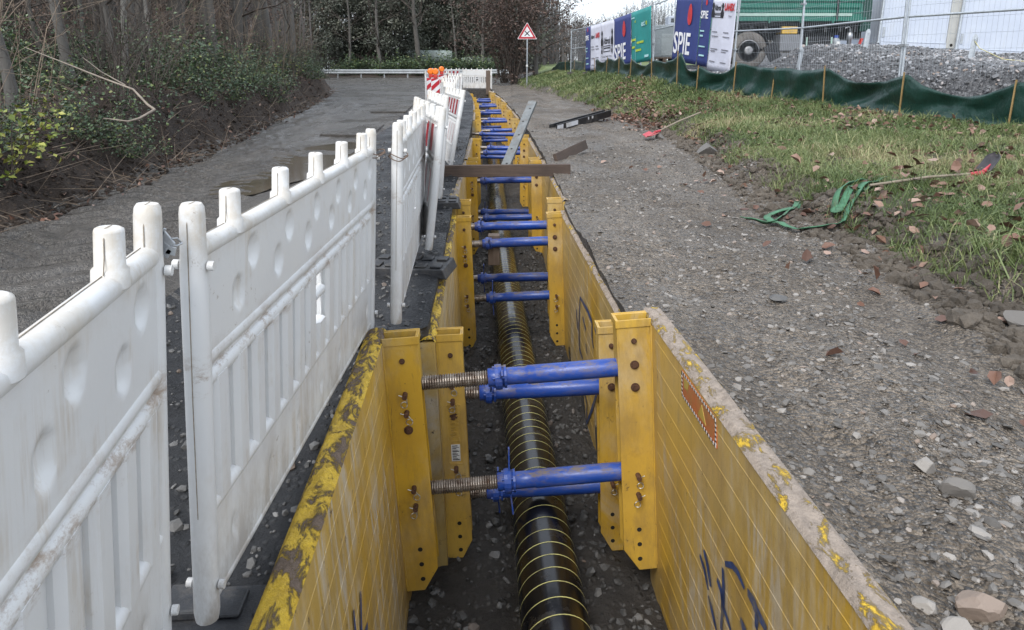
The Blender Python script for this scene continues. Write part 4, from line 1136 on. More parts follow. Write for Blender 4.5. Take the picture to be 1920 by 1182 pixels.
# ------------------------------------------------------------------ mesh fence panels and banners
def fence_panel(a, b, za, zb, label, hgt=2.0, lean=0.0, fine=True):
    a = Vector((*a, za)); b = Vector((*b, zb)); d = b - a; L = math.hypot(d.x, d.y)
    t = empty('mesh_fence_panel', label, 'fence panel', a, (R(lean), math.atan2(-d.z, L), math.atan2(d.y, d.x)), 'wire mesh site fence panels')
    mb = MB(); r = .021
    for x in (.03, L - .03): mb.tube([(x, 0, -.32), (x, 0, hgt)], r, 12)
    for z in (-.30, 1.10, hgt - .02): mb.tube([(.03, 0, z), (L - .03, 0, z)], r * (1 if z > .5 else .8), 10)
    mb.build('tube_frame', M['fence_tube'], t)
    wb = MB(); n = int(L / .085)
    for i in range(1, n): wb.tube([(L * i / n, .012, .1), (L * i / n, .012, hgt)], .0022, 3, 0, False)
    z = .3
    while z < hgt - .05: wb.tube([(.03, .016, z), (L - .03, .016, z)], .0024, 3, 0, False); z += .245
    wb.build('wire_mesh', M['fence_tube'], t)
    fb = MB(); fb.prism([(-.15, -.16), (-.14, -.03), (.14, -.03), (.15, -.16)], 0, -.11, .11); fb.build('concrete_foot', M['stone'], t)
    cb = MB()
    for z in (1.62, .62): cb = MB(); cb.box(-.07, .07, -.04, .04, z - .02, z + .02); cb.build('coupling_clamp', M['galv'], t)
    return t
FP = [((6.83, 12.7), 1.19), ((6.46, 16.3), 1.20), ((6.06, 19.8), 1.31), ((5.15, 23.2), 1.66), ((5.17, 26.5), 1.70), ((4.28, 30.0), 1.44), ((3.45, 33.4), 1.30), ((2.95, 36.4), 1.30)]
fl = ['mesh fence panel standing at the gravel heap in front of the dumper wheel', 'mesh fence panel between gravel heap and dumper, left of the wheel', 'mesh fence panel that carries the nearest banners', 'bare mesh fence panel in front of the grey cabinet', 'mesh fence panel behind the teal banner', 'mesh fence panel behind the far white banners', 'last bare mesh fence panel before the meadow']
fence_panel(FP[0][0], (8.05, 9.4), FP[0][1], 1.15, 'nearest mesh fence panel, cut off by the right edge of the photo')
for i in range(7):
    fence_panel(FP[i + 1][0], FP[i][0], FP[i + 1][1], FP[i][1], fl[i])
M['navy'] = simple('navy_banner', (0.030, 0.045, 0.17), 0.6, 0, .12, 3); M['teal'] = simple('teal_banner', (0.018, 0.215, 0.205), 0.6, 0, .12, 3)
M['banner_white'] = simple('white_banner', (0.56, 0.57, 0.66), 0.6, 0, .07, 3, (.5, .5, .56))
M['ink'] = simple('black_print', (0.015, 0.015, 0.02), 0.5); M['ink_grey'] = simple('grey_print', (0.20, 0.20, 0.23), 0.6)
M['print_red'] = simple('red_print', (0.46, 0.035, 0.04), 0.5); M['print_white'] = simple('white_print', (0.72, 0.72, 0.74), 0.5)
M['print_lime'] = simple('lime_print', (0.38, 0.48, 0.05), 0.5); M['print_cyan'] = simple('pale_cyan_print', (0.36, 0.60, 0.62), 0.5)
def banner(i, x0, x1, z0, z1, mat, label, deco, lean=0.0):
    """hangs on the camera side of fence panel i between x0 and x1 metres from its far end"""
    (b, zb), (a, za) = FP[i], FP[i + 1]
    a = Vector((*a, za)); b = Vector((*b, zb)); d = b - a; L = math.hypot(d.x, d.y)
    yaw = math.atan2(d.y, d.x); sl = math.atan2(-d.z, L)
    o3 = a + d * (x0 / L); w_ = x1 - x0
    nrm = Vector((d.y, -d.x, 0)).normalized()
    t = empty('banner', label, 'banner', o3 + nrm * .05, (R(lean), sl, yaw), 'advertising banners on the site fence')
    P = []
    for ii in range(13):
        z = z0 + (z1 - z0) * ii / 12
        P.append([(w_ * j / 16, .012 * math.sin(5 * j / 16 * w_ + ii * .3) * math.sin(math.pi * ii / 12), z) for j in range(17)])
    mb = MB(); mb.grid(P, 0, True); c = mb.build('banner_cloth', mat, t); so = c.modifiers.new('thick', 'SOLIDIFY'); so.thickness = .004; so.offset = 1
    deco(t, w_)
    return t
def tx(t, body, m, x, z, size, sx=1.0, bold=0.0, name='lettering'): return text(name, body, M[m], t, (x, -.0215, z), size, (R(90), 0, 0), .0015, sx, bold)
def flame(t, x, z0, z1, w_):
    mb = MB(); n = 14; zc_ = (z0 + z1) / 2; hz = (z1 - z0) / 2
    poly = []
    for k in range(n):
        a = 2 * math.pi * k / n; poly.append((x + w_ / 2 * math.cos(a) * (1 - .25 * math.sin(a)), zc_ + hz * math.sin(a)))
    mb.prism(poly, 1, -.0225, -.020); mb.build('red_stroke', M['print_red'], t)
def bars(t, m, L_, name='small_print'):
    for x, z, w_, h in L_:
        mb = MB(); mb.box(x, x + w_, -.0222, -.0205, z, z + h); mb.build(name, M[m], t)
def spie(t, w_):
    tx(t, 'SPIE', 'print_white', w_ * .04, .28, .92, w_ * .93 / (.92 * 2.33), .012)
    flame(t, w_ * .62, 1.15, 1.78, w_ * .17)
def d_navy_small(t, w_):
    tx(t, 'SPIE', 'print_white', w_ * .03, 1.38, .30, w_ * .95 / (.3 * 2.33), .006); flame(t, w_ * .5, 1.74, 1.95, w_ * .16)
    bars(t, 'print_cyan', [(w_ * .1, 1.0, w_ * .4, .04), (w_ * .12, .86, w_ * .3, .05), (w_ * .1, .56, w_ * .6, .04), (w_ * .2, .3, w_ * .5, .05)])
def bottle(t, x, z, h):
    mb = MB(); w_ = h * .18
    mb.prism([(x - w_, z), (x + w_, z), (x + w_ * 1.2, z + h * .35), (x + w_ * .4, z + h * .6), (x + w_ * .9, z + h * .8), (x + w_ * .3, z + h), (x - w_ * .4, z + h), (x - w_ * .8, z + h * .8), (x - w_ * .3, z + h * .6), (x - w_ * 1.2, z + h * .35)], 1, -.0222, -.0205)
    mb.build('emblem', M['ink'], t)
def frame_box(t, x, z, w_, h, th, m='ink'):
    bars(t, m, [(x, z, w_, th), (x, z + h - th, w_, th), (x, z + th, th, h - 2 * th), (x + w_ - th, z + th, th, h - 2 * th), (x + th * 2, z + h * .5, w_ - th * 4, h * .2)], 'framed_line')
def d_altbrod(t, w_):
    for x in (w_ * .13, w_ * .87): bottle(t, x, 1.0, .62); bottle(t, x, .66, .34)
    tx(t, 'Altbrod', 'ink', w_ * .24, 1.05, .40, w_ * .54 / (.4 * 3.5), .006)
    frame_box(t, w_ * .24, .72, w_ * .52, .26, .03)
    for r_ in range(3):
        tx(t, ('Heizung Sanitär Klima', 'Rohrleitungsbau', 'Tel. 0 21 61')[r_], 'ink_grey', w_ * .1, .50 - .15 * r_, .115, w_ * .8 / (.115 * (9.6, 7.6, 5.6)[r_]))
def d_white(t, w_):
    for x in (w_ * .06, w_ * .46): bottle(t, x, 1.42, .40)
    tx(t, 'Altbrod', 'ink', w_ * .12, 1.62, .22, w_ * .30 / (.22 * 3.5), .004); frame_box(t, w_ * .13, 1.42, w_ * .28, .13, .018)
    tx(t, 'LANEX', 'print_red', w_ * .54, 1.63, .25, w_ * .42 / (.25 * 3.35), .012); tx(t, 'Telekom', 'ink_grey', w_ * .72, 1.46, .07, .7)
    L_ = []
    for cx_ in (w_ * .10, w_ * .58):
        for z, f_ in ((1.02, .22), (.90, .28), (.55, .30), (.49, .2), (.20, .24)): L_.append((cx_, z, w_ * f_, .028))
    bars(t, 'ink_grey', L_)
def d_white_far(t, w_):
    tx(t, 'LANEX', 'print_red', w_ * .54, 1.40, .28, w_ * .42 / (.28 * 3.35), .012); tx(t, 'Altbrod', 'ink', w_ * .08, 1.40, .22, w_ * .40 / (.22 * 3.5), .004)
    L_ = []
    for cx_ in (w_ * .12, w_ * .55):
        for z, f_ in ((1.02, .25), (.90, .32), (.52, .30), (.22, .28)): L_.append((cx_, z, w_ * f_, .035))
    bars(t, 'ink_grey', L_)
def d_teal(t, w_):
    bars(t, 'print_lime', [(.05, .88, .42, .08), (.55, .74, .62, .08), (.12, .60, .26, .08), (.45, .46, .5, .08)])
    bars(t, 'print_cyan', [(.05, 1.72, .3, .05), (.42, .1, .015, .95), (1.25, .18, .35, .09)])
    tx(t, 'est', 'print_cyan', .95, 1.35, .30, .85, .006); tx(t, 'e', 'print_lime', 1.33, 1.36, .30, .9, .006); tx(t, 'st', 'print_lime', .35, 1.56, .16, .9, .004)
PL = 3.5
banner(2, .0, 1.55, .02, 1.99, M['navy'], 'large navy banner reading SPIE, nearest of the two big navy ones', spie)
banner(2, 1.58, 2.18, .02, 1.99, M['navy'], 'narrow navy banner strip with a small SPIE beside the nearest white banner', d_navy_small)
banner(2, 2.2, 3.42, -.05, 1.99, M['banner_white'], 'nearest white banner with red LANEX lettering', d_white)
banner(4, .0, 1.72, .02, 1.98, M['navy'], 'large navy banner reading SPIE beside the teal banner', spie)
banner(4, 1.74, 3.52, .02, 1.98, M['teal'], 'teal green banner with lime and pale lettering', d_teal)
banner(5, .0, .62, .02, 1.96, M['navy'], 'narrow navy banner at the far left end of the banner row', d_navy_small)
banner(5, .64, 1.9, .02, 1.96, M['banner_white'], 'far white banner with a small red LANEX', d_white_far)
banner(5, 1.92, 3.48, .02, 1.97, M['banner_white'], 'white banner with big black Altbrod lettering', d_altbrod)

# angle-iron pegs and their yellow cord in the gravel
for u, v, y, h, lab in ((1500, 92, 17.0, .42, 'grey steel peg in the gravel in front of the grey box of the dumper'), (1622, 88, 16.4, .42, 'grey steel peg in the gravel left of the first container'), (1818, 118, 14.2, .48, 'grey steel peg leaning in the gravel with a yellow cord')):
    p = at(u, v, y); z = gz(p.x, y); mb = MB()
    mb.prism([(-.045, -.2), (.045, -.2), (.045, h - .05), (.02, h), (-.02, h), (-.045, h - .05)], 1, -.004, .004); mb.box(.041, .049, -.05, -.004, -.2, h - .06); mb.tube([(0, -.004, h * .8), (0, -.06, h * .8)], .009, 8)
    o = mb.build('steel_peg', M['fence_tube']); o.location = (p.x, y, z); o.rotation_euler = (0, R(6), R(-20)); tag(o, lab, 'peg', 'steel pegs in the gravel')
mb = MB(); a = at(1824, 97, 14.2)
z = lambda q: (q[0], q[1], gz(q[0], q[1]) + .03)
mb.tube([(a.x, a.y, gz(a.x, a.y) + .36), (a.x + .03, a.y - .15, gz(a.x, a.y) + .2), z((a.x + .2, a.y - .6)), z((a.x + .5, a.y - .9)), z((a.x + 1.0, a.y - 1.0)), z((a.x + 1.8, a.y - 1.1))], .008, 6)
tag(mb.build('cord', simple('yellow_cord', (.48, .44, .22), .6)), 'thin pale yellow cord hanging from the leaning peg onto the gravel', 'cord')

# ------------------------------------------------------------------ green dumper truck
TY = 23.5
def X_(u, v=60): return at(u, v, TY).x
def Z_(v): return at(1500, v, TY).z
M['truck_green'] = simple('truck_green', (0.009, 0.115, 0.08), 0.38, 0, .18, 1.5, (.05, .13, .1)); M['truck_dark'] = simple('dark_green_cover', (0.008, 0.045, 0.035), 0.6, 0, .3, 3)
M['stripe'] = simple('pale_green_stripe', (0.30, 0.42, 0.36), 0.5, 0, .12, 4); M['chassis'] = simple('black_chassis', (0.012, 0.013, 0.016), 0.6, 0, .4, 4, (.04, .037, .034))
t = empty('dumper_truck', 'green dumper truck with a muddy wheel parked behind the mesh fence', 'truck', (X_(1404), TY, 1.35))
org = Vector((X_(1404), TY, 1.35))
def tb(name, mb, mats, parent=None, bev=0):
    mb.v = [(a - org.x, b - org.y, c - org.z) for a, b, c in mb.v]
    return mb.build(name, mats, parent or t, bev)
x0, x1 = X_(1361), X_(1616); zl = Z_(40)
mb = MB(); mb.box(x0, x1, TY + .06, TY + 2.44, zl, zl + 1.5)
for z0_, z1_, d in ((zl, Z_(32), .0), (Z_(24), Z_(19), .03), (Z_(3.2), Z_(-4), .0), (Z_(-22), Z_(-30), 0)): mb.box(x0, x1, TY + d, TY + .058, z0_, z1_)
mb.prism([(TY + .056, Z_(18)), (TY + .02, Z_(14)), (TY + .02, Z_(8)), (TY + .056, Z_(5))], 0, x0 + .1, x1 - .1)
for k in range(5): mb.tube([(x0 + .35 + k * 1.02, TY - .02, zl + .12), (x0 + .35 + k * 1.02, TY - .02, zl - .06)], .035, 8)
body = tb('tipper_body', mb, M['truck_green'], None, .01)
mb = MB(); mb.box(x0 + .02, x1 - .35, TY + .02, TY + .056, Z_(30.2), Z_(25)); tb('pale_stripe', mb, M['stripe'], body)
mb = MB(); mb.box(X_(1565), X_(1568.5), TY - .03, TY - .002, Z_(37), Z_(-20)); tb('tarp_strap', mb, M['black'], body)
mb = MB(); mb.box(X_(1617), X_(1637), TY + .2, TY + 2.3, Z_(58), zl + 1.4); tb('headboard', mb, M['truck_dark'], body, .02)
mb = MB(); mb.box(X_(1362), X_(1636), TY + .75, TY + 1.0, Z_(72), Z_(48)); mb.box(X_(1362), X_(1636), TY + 1.6, TY + 1.8, Z_(72), Z_(48)); mb.box(x0, x1, TY + .3, TY + 2.2, Z_(47.5), zl - .01)
for u in range(1380, 1630, 28): mb.box(X_(u), X_(u + 5), TY + .12, TY + .75, Z_(60), Z_(49))
tb('chassis', mb, M['chassis'])
M['tyre'] = simple('muddy_tyre', (0.11, 0.10, 0.09), 0.85, 0, .35, 5, (.17, .155, .14)); M['rim'] = simple('dusty_rim', (0.27, 0.27, 0.275), 0.5, .3, .3, 6, (.1, .09, .08))
def wheel(u):
    c = Vector((X_(u, 95), TY + .02, Z_(95))); r = .60
    mb = MB(); mb.lathe((c.x, c.y + .40, c.z), (c.x, c.y, c.z), [(0, r * .9), (.06, r), (.9, r), (.97, r * .95), (1.0, r * .86), (1.0, r * .60), (.93, r * .565)], 40)
    w_ = tb('wheel', mb, M['tyre'])
    mb = MB(); mb.lathe((c.x, c.y + .30, c.z), (c.x, c.y - .005, c.z), [(.0, r * .55), (.90, r * .56), (1.0, r * .57), (1, r * .52), (.6, r * .46), (.35, r * .42), (.35, r * .26), (1.0, r * .23), (1.02, r * .1), (1.02, .01)], 36)
    for k in range(10):
        a = 2 * math.pi * k / 10; mb.tube([(c.x + r * .34 * math.cos(a), c.y + .21, c.z + r * .34 * math.sin(a)), (c.x + r * .34 * math.cos(a), c.y + .15, c.z + r * .34 * math.sin(a))], .022, 6)
    tb('rim', mb, M['rim'], w_)
wheel(1404)
P = []
for k in range(13):
    a = R(15 + 150 * k / 12); P.append([(X_(1404) + .70 * math.cos(a), TY + dy, Z_(95) + .70 * math.sin(a)) for dy in (.0, .25, .5)])
mb = MB(); mb.grid(P, 0, True); mb.beam(P[0][0], (P[0][0][0] + .25, TY, P[0][0][2] - .45), .03, .4); o = tb('mudguard', mb, M['chassis']); so = o.modifiers.new('thick', 'SOLIDIFY'); so.thickness = .012
mb = MB(); mb.box(X_(1467), X_(1496), TY + .02, TY + .6, Z_(63.5), Z_(50)); tb('yellow_locker', mb, M['yellow'], None, .015)
mb = MB(); mb.box(X_(1464), X_(1503), TY, TY + .7, Z_(96), Z_(65)); tb('grey_locker', mb, simple('grey_locker_paint', (.15, .155, .165), .5, .1, .15, 3), None, .02)
mb = MB(); mb.box(X_(1516), X_(1562), TY + .02, TY + .65, Z_(96), Z_(69))
for k in range(9): mb.box(X_(1518 + k * 5), X_(1520 + k * 5), TY, TY + .0195, Z_(94), Z_(70))
tb('battery_case', mb, M['chassis'], None, .01)
for u in (1512.5, 1559): mb = MB(); mb.box(X_(u), X_(u + 2.5), TY - .02, TY - .003, Z_(93), Z_(70)); tb('tank_strap', mb, M['stripe'])
mb = MB(); mb.lathe((X_(1574), TY + .2, Z_(97)), (X_(1574), TY + .2, Z_(71)), [(0, .1), (.05, .12), (.85, .12), (1, .07)], 16); k_ = tb('canister', mb, simple('milky_canister', (.22, .24, .26), .5))
mb = MB(); mb.lathe((X_(1574), TY + .2, Z_(71)), (X_(1574), TY + .2, Z_(66)), [(0, .07), (1, .07)], 12); tb('blue_lid', mb, M['blue'], k_)
mb = MB(); mb.box(X_(1572), X_(1579), TY + .075, TY + .0795, Z_(85), Z_(78)); tb('canister_label', mb, M['tag_white'], k_)
mb = MB(); mb.lathe((X_(1602), TY + .3, Z_(96)), (X_(1602), TY + .3, Z_(52)), [(0, .07), (.5, .07), (.52, .1), (.8, .1), (.82, .05), (1, .05)], 12); mb.tube([(X_(1588), TY + .15, Z_(53)), (X_(1594), TY + .12, Z_(50)), (X_(1600), TY + .2, Z_(54))], .02, 6); tb('air_tank', mb, M['galv'])
mb = MB(); mb.beam((X_(1612), TY + .1, Z_(94)), (X_(1620), TY + .1, Z_(72)), .12, .05); tb('side_marker', mb, M['lamp_red'])
# cab at the left end, behind the banners
mb = MB(); cx0, cx1 = x0 - 1.15, x0 - .08
mb.prism([(cx0, 1.9), (cx1, 1.9), (cx1, 4.1), (cx0 + .25, 4.1), (cx0, 3.3)], 1, TY + .1, TY + 2.4); cab = tb('cab', mb, M['truck_green'], None, .04)
mb = MB(); mb.prism([(cx0 + .2, 3.1), (cx1 - .3, 3.1), (cx1 - .3, 3.85), (cx0 + .38, 3.85)], 1, TY + .085, TY + .098); tb('side_window', mb, NT('dark_glass').fin((.02, .025, .03), .08), cab)

# ------------------------------------------------------------------ white site containers
t_ = NT('container_white'); c = t_.ramp(t_.noise(1.5, 5, .6), [(.3, (.40, .44, .52)), (.7, (.46, .50, .57))]); c = t_.mix(t_.ramp(t_.noise(2, 6, .7, t_.obj((3, 3, .5))), [(.58, 0), (.75, .35)]), c, (.40, .38, .33)); M['cont'] = t_.fin(c, .45)
M['cont_post'] = simple('greyish_container_post', (.36, .36, .34), .5, 0, .12, 2)
def container(x, y, z, yaw, tilt, label, W_=2.42):
    t = empty('site_container', label, 'container', (x, y, z), (0, R(tilt), R(yaw)), 'white site containers')
    D = 6.0; Hh = 2.6
    mb = MB(); mb.box(.14, W_ - .34, .03, D - .03, .17, Hh - .2)
    mb.build('wall_panel', M['cont'], t)
    fr = MB(); fr.box(.0, W_ - .2, 0, D, 0, .16); fr.box(0, W_ - .2, 0, D, Hh - .19, Hh); fr.box(0, .135, 0, .14, .162, Hh - .192); fr.box(0, .135, D - .14, D, .162, Hh - .192)
    fr.box(W_ - .332, W_ - .2, D - .14, D, .162, Hh - .192); fr.box(.136, W_ - .34, -.014, -.002, .15, .175)
    fr.build('frame', M['cont'], t, .012)
    p = MB(); p.box(W_ - .335, W_, -.012, .16, 0, Hh); p.build('corner_post', M['cont_post'], t, .02)
    h = MB(); h.tube([(W_ - .18, -.0135, .11), (W_ - .18, .02, .11)], .05, 12, 0, True, False); h.build('fork_hole', M['gap'], t)
    g = MB(); g.tube([(-.06, -.05, .12), (-.05, -.05, Hh)], .045, 12); g.tube([(-.06, -.05, .10), (-.06, -.05, .14)], .07, 12); g.build('downpipe', M['fence_tube'], t)
    v = MB(); v.box(.05, .13, -.02, -.0005, .30, .62); v.build('vent_plate', M['galv'], t)
c0 = at(1648, 86, 24.0); container(c0.x, 24.0, c0.z - .02, -6, 2.2, 'white site container left of the grey corner post, behind the gravel')
c1 = at(1793, 99, 23.7); container(c1.x, 23.7, c1.z - .02, -6, 3.2, 'white site container cut off by the right edge of the photo', 2.6)

# ------------------------------------------------------------------ grey cabinet with a white head, on a pallet
p = at(1226, 107, 28.5); t = empty('switch_cabinet', 'grey steel cabinet with a white top and black vent behind the bare fence panel', 'cabinet', (p.x, 28.5, p.z), (0, 0, R(-4)))
wd = 1.45; ht = 1.22
mb = MB(); mb.box(0, wd, 0, 1.1, 0, ht); mb.build('cabinet_body', simple('cabinet_grey', (.27, .30, .32), .4, .3, .15, 2), t, .02)
mb = MB(); mb.box(.28, wd - .02, -.015, -.002, .05, ht - .35); mb.build('cabinet_door', simple('cabinet_door_grey', (.34, .37, .385), .4, .3, .12, 2), t, .008)
mb = MB(); mb.box(.52, wd - .05, .1, 1.0, ht + .002, ht + .34); hd = mb.build('white_head', M['cont'], t, .03)
mb = MB(); mb.box(.62, 1.0, .085, .0985, ht + .10, ht + .25); mb.build('vent', M['black'], hd)
mb = MB(); mb.box(.74, 1.40, -.03, -.016, ht - .22, ht - .03); pl = mb.build('name_plate', M['tag_white'], t); text('plate_lettering', 'Hansen', M['ink'], pl, (.80, -.0315, ht - .165), .11, (R(90), 0, 0), .001, 1.1)
mb = MB()
for y in (0, .48, .96): mb.box(0, wd, y, y + .12, -.06, -.003); mb.box(0, wd, y, y + .12, -.22, -.18)
for x in (0, .35, .7, 1.05, 1.33): mb.box(x, x + .11, .0, 1.08, -.178, -.062)
o = mb.build('pallet', M['post_wood']); o.location = (p.x, 28.5, p.z - .002); o.rotation_euler = (0, 0, R(-4)); tag(o, 'wooden pallet under the grey cabinet', 'pallet')
p = at(1203, 60, 40); mb = MB(); mb.tube([(0, 0, -1), (0, 0, 6)], [.05, .035], 10); o = mb.build('thin_mast', M['galv']); o.location = (p.x, 40, 2.0); tag(o, 'thin grey mast rising behind the teal banner', 'mast')

# ------------------------------------------------------------------ crossroads sign
p = at(988, 152, 38.5); gx = p.x; t = empty('road_sign', 'triangular red-bordered crossroads warning sign on a grey pole', 'road sign', (gx, 38.5, gz(gx, 38.5) - .05))
zb_ = at(990, 74, 38.5).z - t.location.z; zt_ = at(990, 42, 38.5).z - t.location.z; hw = (zt_ - zb_) * .60
mb = MB(); mb.tube([(0, 0, 0), (0, 0, zt_ - .1)], .038, 14); mb.build('pole', M['galv'], t)
def tri(s, y0, y1, mat, name, par, r=.10):
    zc_ = zb_ + (zt_ - zb_) * .36; pts = []
    for vx, vz in ((-hw, zb_), (hw, zb_), (0, zt_)):
        c = Vector((vx * (1 - r), zc_ + (vz - zc_) * (1 - r)))
        a0 = math.atan2(vz - zc_, vx)
        for k in range(-3, 4): a = a0 + k * R(18); pts.append((s * (c.x + r * hw * .55 * math.cos(a)), zc_ + s * (c.y - zc_ + r * hw * .55 * math.sin(a))))
    mb = MB(); mb.prism(pts, 1, y0, y1); return mb.build(name, mat, par)
pl = tri(1.0, -.05, -.04, M['foil_white'], 'sign_plate', t); tri(.93, -.053, -.0505, M['foil_red'], 'red_border', pl); tri(.62, -.056, -.0535, M['foil_white'], 'white_field', pl)
zc_ = zb_ + (zt_ - zb_) * .34
for s in (-1, 1):
    y_ = -.0585 if s < 0 else -.0610
    mb = MB(); a = hw * .24; w_ = .035; mb.prism([(-a * s - w_, zc_ - a), (-a * s + w_, zc_ - a), (a * s + w_, zc_ + a), (a * s - w_, zc_ + a)], 1, y_, y_ + .002); mb.build('cross_stroke', M['ink'], pl)
mb = MB(); mb.box(-.05, .05, -.06, -.04, 1.05, 1.15); mb.build('pole_clip', M['tag_white'], t)

# ------------------------------------------------------------------ guardrail beyond the junction
t = empty('guardrail', 'galvanised guardrail along the far side of the road junction', 'guardrail', (-12, 62.2, .62), (0, 0, R(1.0)))
mb = MB(); prof = [(.0, .40), (-.08, .44), (-.08, .50), (.0, .55), (.0, .60), (-.08, .65), (-.08, .71), (.0, .75)]
P = [[(x, a, b) for a, b in prof] for x in np.arange(-14, 12.1, 2)]
mb.grid(P, 0, False); o = mb.build('rail', M['guard'] if 'guard' in M else simple('pale_guardrail', (.42, .44, .45), .45, .3, .15, 2), t); so = o.modifiers.new('thick', 'SOLIDIFY'); so.thickness = .006
for x in np.arange(-13, 12, 2.0): mb = MB(); mb.box(x - .05, x + .05, .02, .09, -.3, .72); mb.build('rail_post', M['galv'], t)

# wrapped bales / pale blocks behind the guardrail
M['bale'] = simple('pale_green_wrap', (.34, .40, .37), .45, 0, .15, 1.2, (.22, .25, .22), .15)
def bale(u0, u1, v0, v1, y, label):
    a = at(u0, v1, y); b = at(u1, v0, y); L_ = b.x - a.x; h_ = b.z - a.z; mb = MB()
    P = []
    for k in range(20):
        an = 2 * math.pi * k / 20; c_, s_ = math.cos(an), math.sin(an); q = 2.6
        P.append(((abs(c_) ** (2 / q)) * math.copysign(1, c_) * 1.1, (abs(s_) ** (2 / q)) * math.copysign(1, s_) * h_ * .62))
    rows = []
    for i in range(25):
        x = L_ * i / 24; e_ = min(1, .86 + .14 * min(i, 24 - i) / 2)
        rows.append([(x, yy * e_, zz * e_ + h_ * .42 + .06 * float(vnoise(x * 2.5, k_ * .7, 3))) for k_, (yy, zz) in enumerate(P + P[:1])])
    mb.grid(rows, 0, True); mb.add([rows[0][k_] for k_ in range(20)], [tuple(range(20))]); mb.add([rows[-1][k_] for k_ in range(20)], [tuple(range(20))[::-1]])
    o = mb.build('wrapped_bale_row', M['bale']); o.location = (a.x, y, a.z); tag(o, label, 'silage bale')
bale(762, 848, 95, 116, 74, 'long pale green wrapped bale row behind the hedge, longer and higher of two')
bale(866, 932, 108, 124, 74, 'lower pale wrapped bale row right of the warning lamps')
# ------------------------------------------------------------------ vegetation
rng = np.random.default_rng(11)
def unit(a): return a / np.maximum(np.linalg.norm(a, axis=-1, keepdims=True), 1e-9)
def sticks(P0, P1, r0, r1):
    n = len(P0); d = unit(P1 - P0)
    a = np.where(np.abs(d[:, 2:3]) < .9, np.array([[0, 0, 1.]]), np.array([[1., 0, 0]])); s = unit(np.cross(d, a)); t = np.cross(d, s)
    V = np.empty((n, 6, 3))
    for k in range(3):
        c, q = math.cos(2.0944 * k), math.sin(2.0944 * k); e = s * c + t * q
        V[:, k] = P0 + e * r0[:, None]; V[:, 3 + k] = P1 + e * r1[:, None]
    F = np.array([(0, 1, 4, 3), (1, 2, 5, 4), (2, 0, 3, 5)])[None] + (np.arange(n) * 6)[:, None, None]
    return V.reshape(-1, 3), F.reshape(-1, 4)
def leafquads(P, size, up=.3, asp=.55, n_dir=None):
    """pointed leaf blades: base, left, tip, right"""
    n = len(P); d = rng.normal(0, 1, (n, 3)); d[:, 2] *= .6; d[:, 2] -= up * .3
    if n_dir is not None: d = n_dir + d * .4
    d = unit(d); nn = rng.normal(0, .7, (n, 3)) + np.array([0, 0, 1.0]); s = unit(np.cross(d, nn)); u = np.cross(s, d)
    sz = size[:, None]
    V = np.stack([P, P + d * sz * .45 + s * sz * asp * .5 + u * sz * .10, P + d * sz, P + d * sz * .45 - s * sz * asp * .5 + u * sz * .10], 1)
    F = np.arange(n * 4).reshape(n, 4)
    return V.reshape(-1, 3), F
def leafhex(P, size):
    n = len(P); d = rng.normal(0, 1, (n, 3)); d[:, 2] *= .35; d = unit(d); nn = rng.normal(0, .35, (n, 3)) + np.array([0, 0, 1.0]); s = unit(np.cross(d, nn)); u = np.cross(s, d)
    z = size[:, None]; c = rng.uniform(-.05, .3, (n, 1)) * z; w_ = rng.uniform(.26, .42, (n, 1)) * z; k = rng.uniform(-.15, .25, (n, 1)) * z
    V = np.stack([P, P + d * z * .3 + s * w_ + u * c, P + d * z * .72 + s * w_ * .8 + u * (c + k), P + d * z + u * k * .6, P + d * z * .72 - s * w_ * .8 + u * c, P + d * z * .3 - s * w_ + u * (c + k * .4), P + d * z * .45 + u * k * .2], 1)
    F = np.array([(0, 1, 6), (1, 2, 6), (2, 3, 6), (3, 4, 6), (4, 5, 6), (5, 0, 6)])[None] + (np.arange(n) * 7)[:, None, None]
    return V.reshape(-1, 3), F.reshape(-1, 3)
def blades(P, h, w_, lean):
    n = len(P); a = rng.uniform(0, 2 * np.pi, n); b = rng.uniform(0, 2 * np.pi, n)
    s = np.stack([np.cos(a), np.sin(a), 0 * a], -1) * w_[:, None] / 2
    l = np.stack([np.cos(b), np.sin(b), 0 * b], -1) * (h * lean)[:, None]; z = np.array([0, 0, 1.])
    m = P + l * .35 + z * (h * .62)[:, None]; t = P + l + z * (h * (1 - .35 * lean ** 2))[:, None]
    V = np.stack([P - s, P + s, m + s * .75, m - s * .75, t + s * .12, t - s * .12], 1)
    F = np.array([(0, 1, 2, 3), (3, 2, 4, 5)])[None] + (np.arange(n) * 6)[:, None, None]
    return V.reshape(-1, 3), F.reshape(-1, 4)
def merge(L):
    V, F, o = [], [], 0
    for v, f in L: V.append(v); F.append(f + o); o += len(v)
    return np.concatenate(V), np.concatenate(F)
def me_of(o): m = o.data; bpy.data.objects.remove(o); return m
def place(name, label, cat, parts, loc, rz, sc, group, scz=None):
    t = empty(name, label, cat, loc, (0, 0, rz), group); t.scale = (sc, sc, scz or sc)
    for nm, me in parts:
        o = bpy.data.objects.new(nm, me); COL.objects.link(o); o.parent = t
    return t

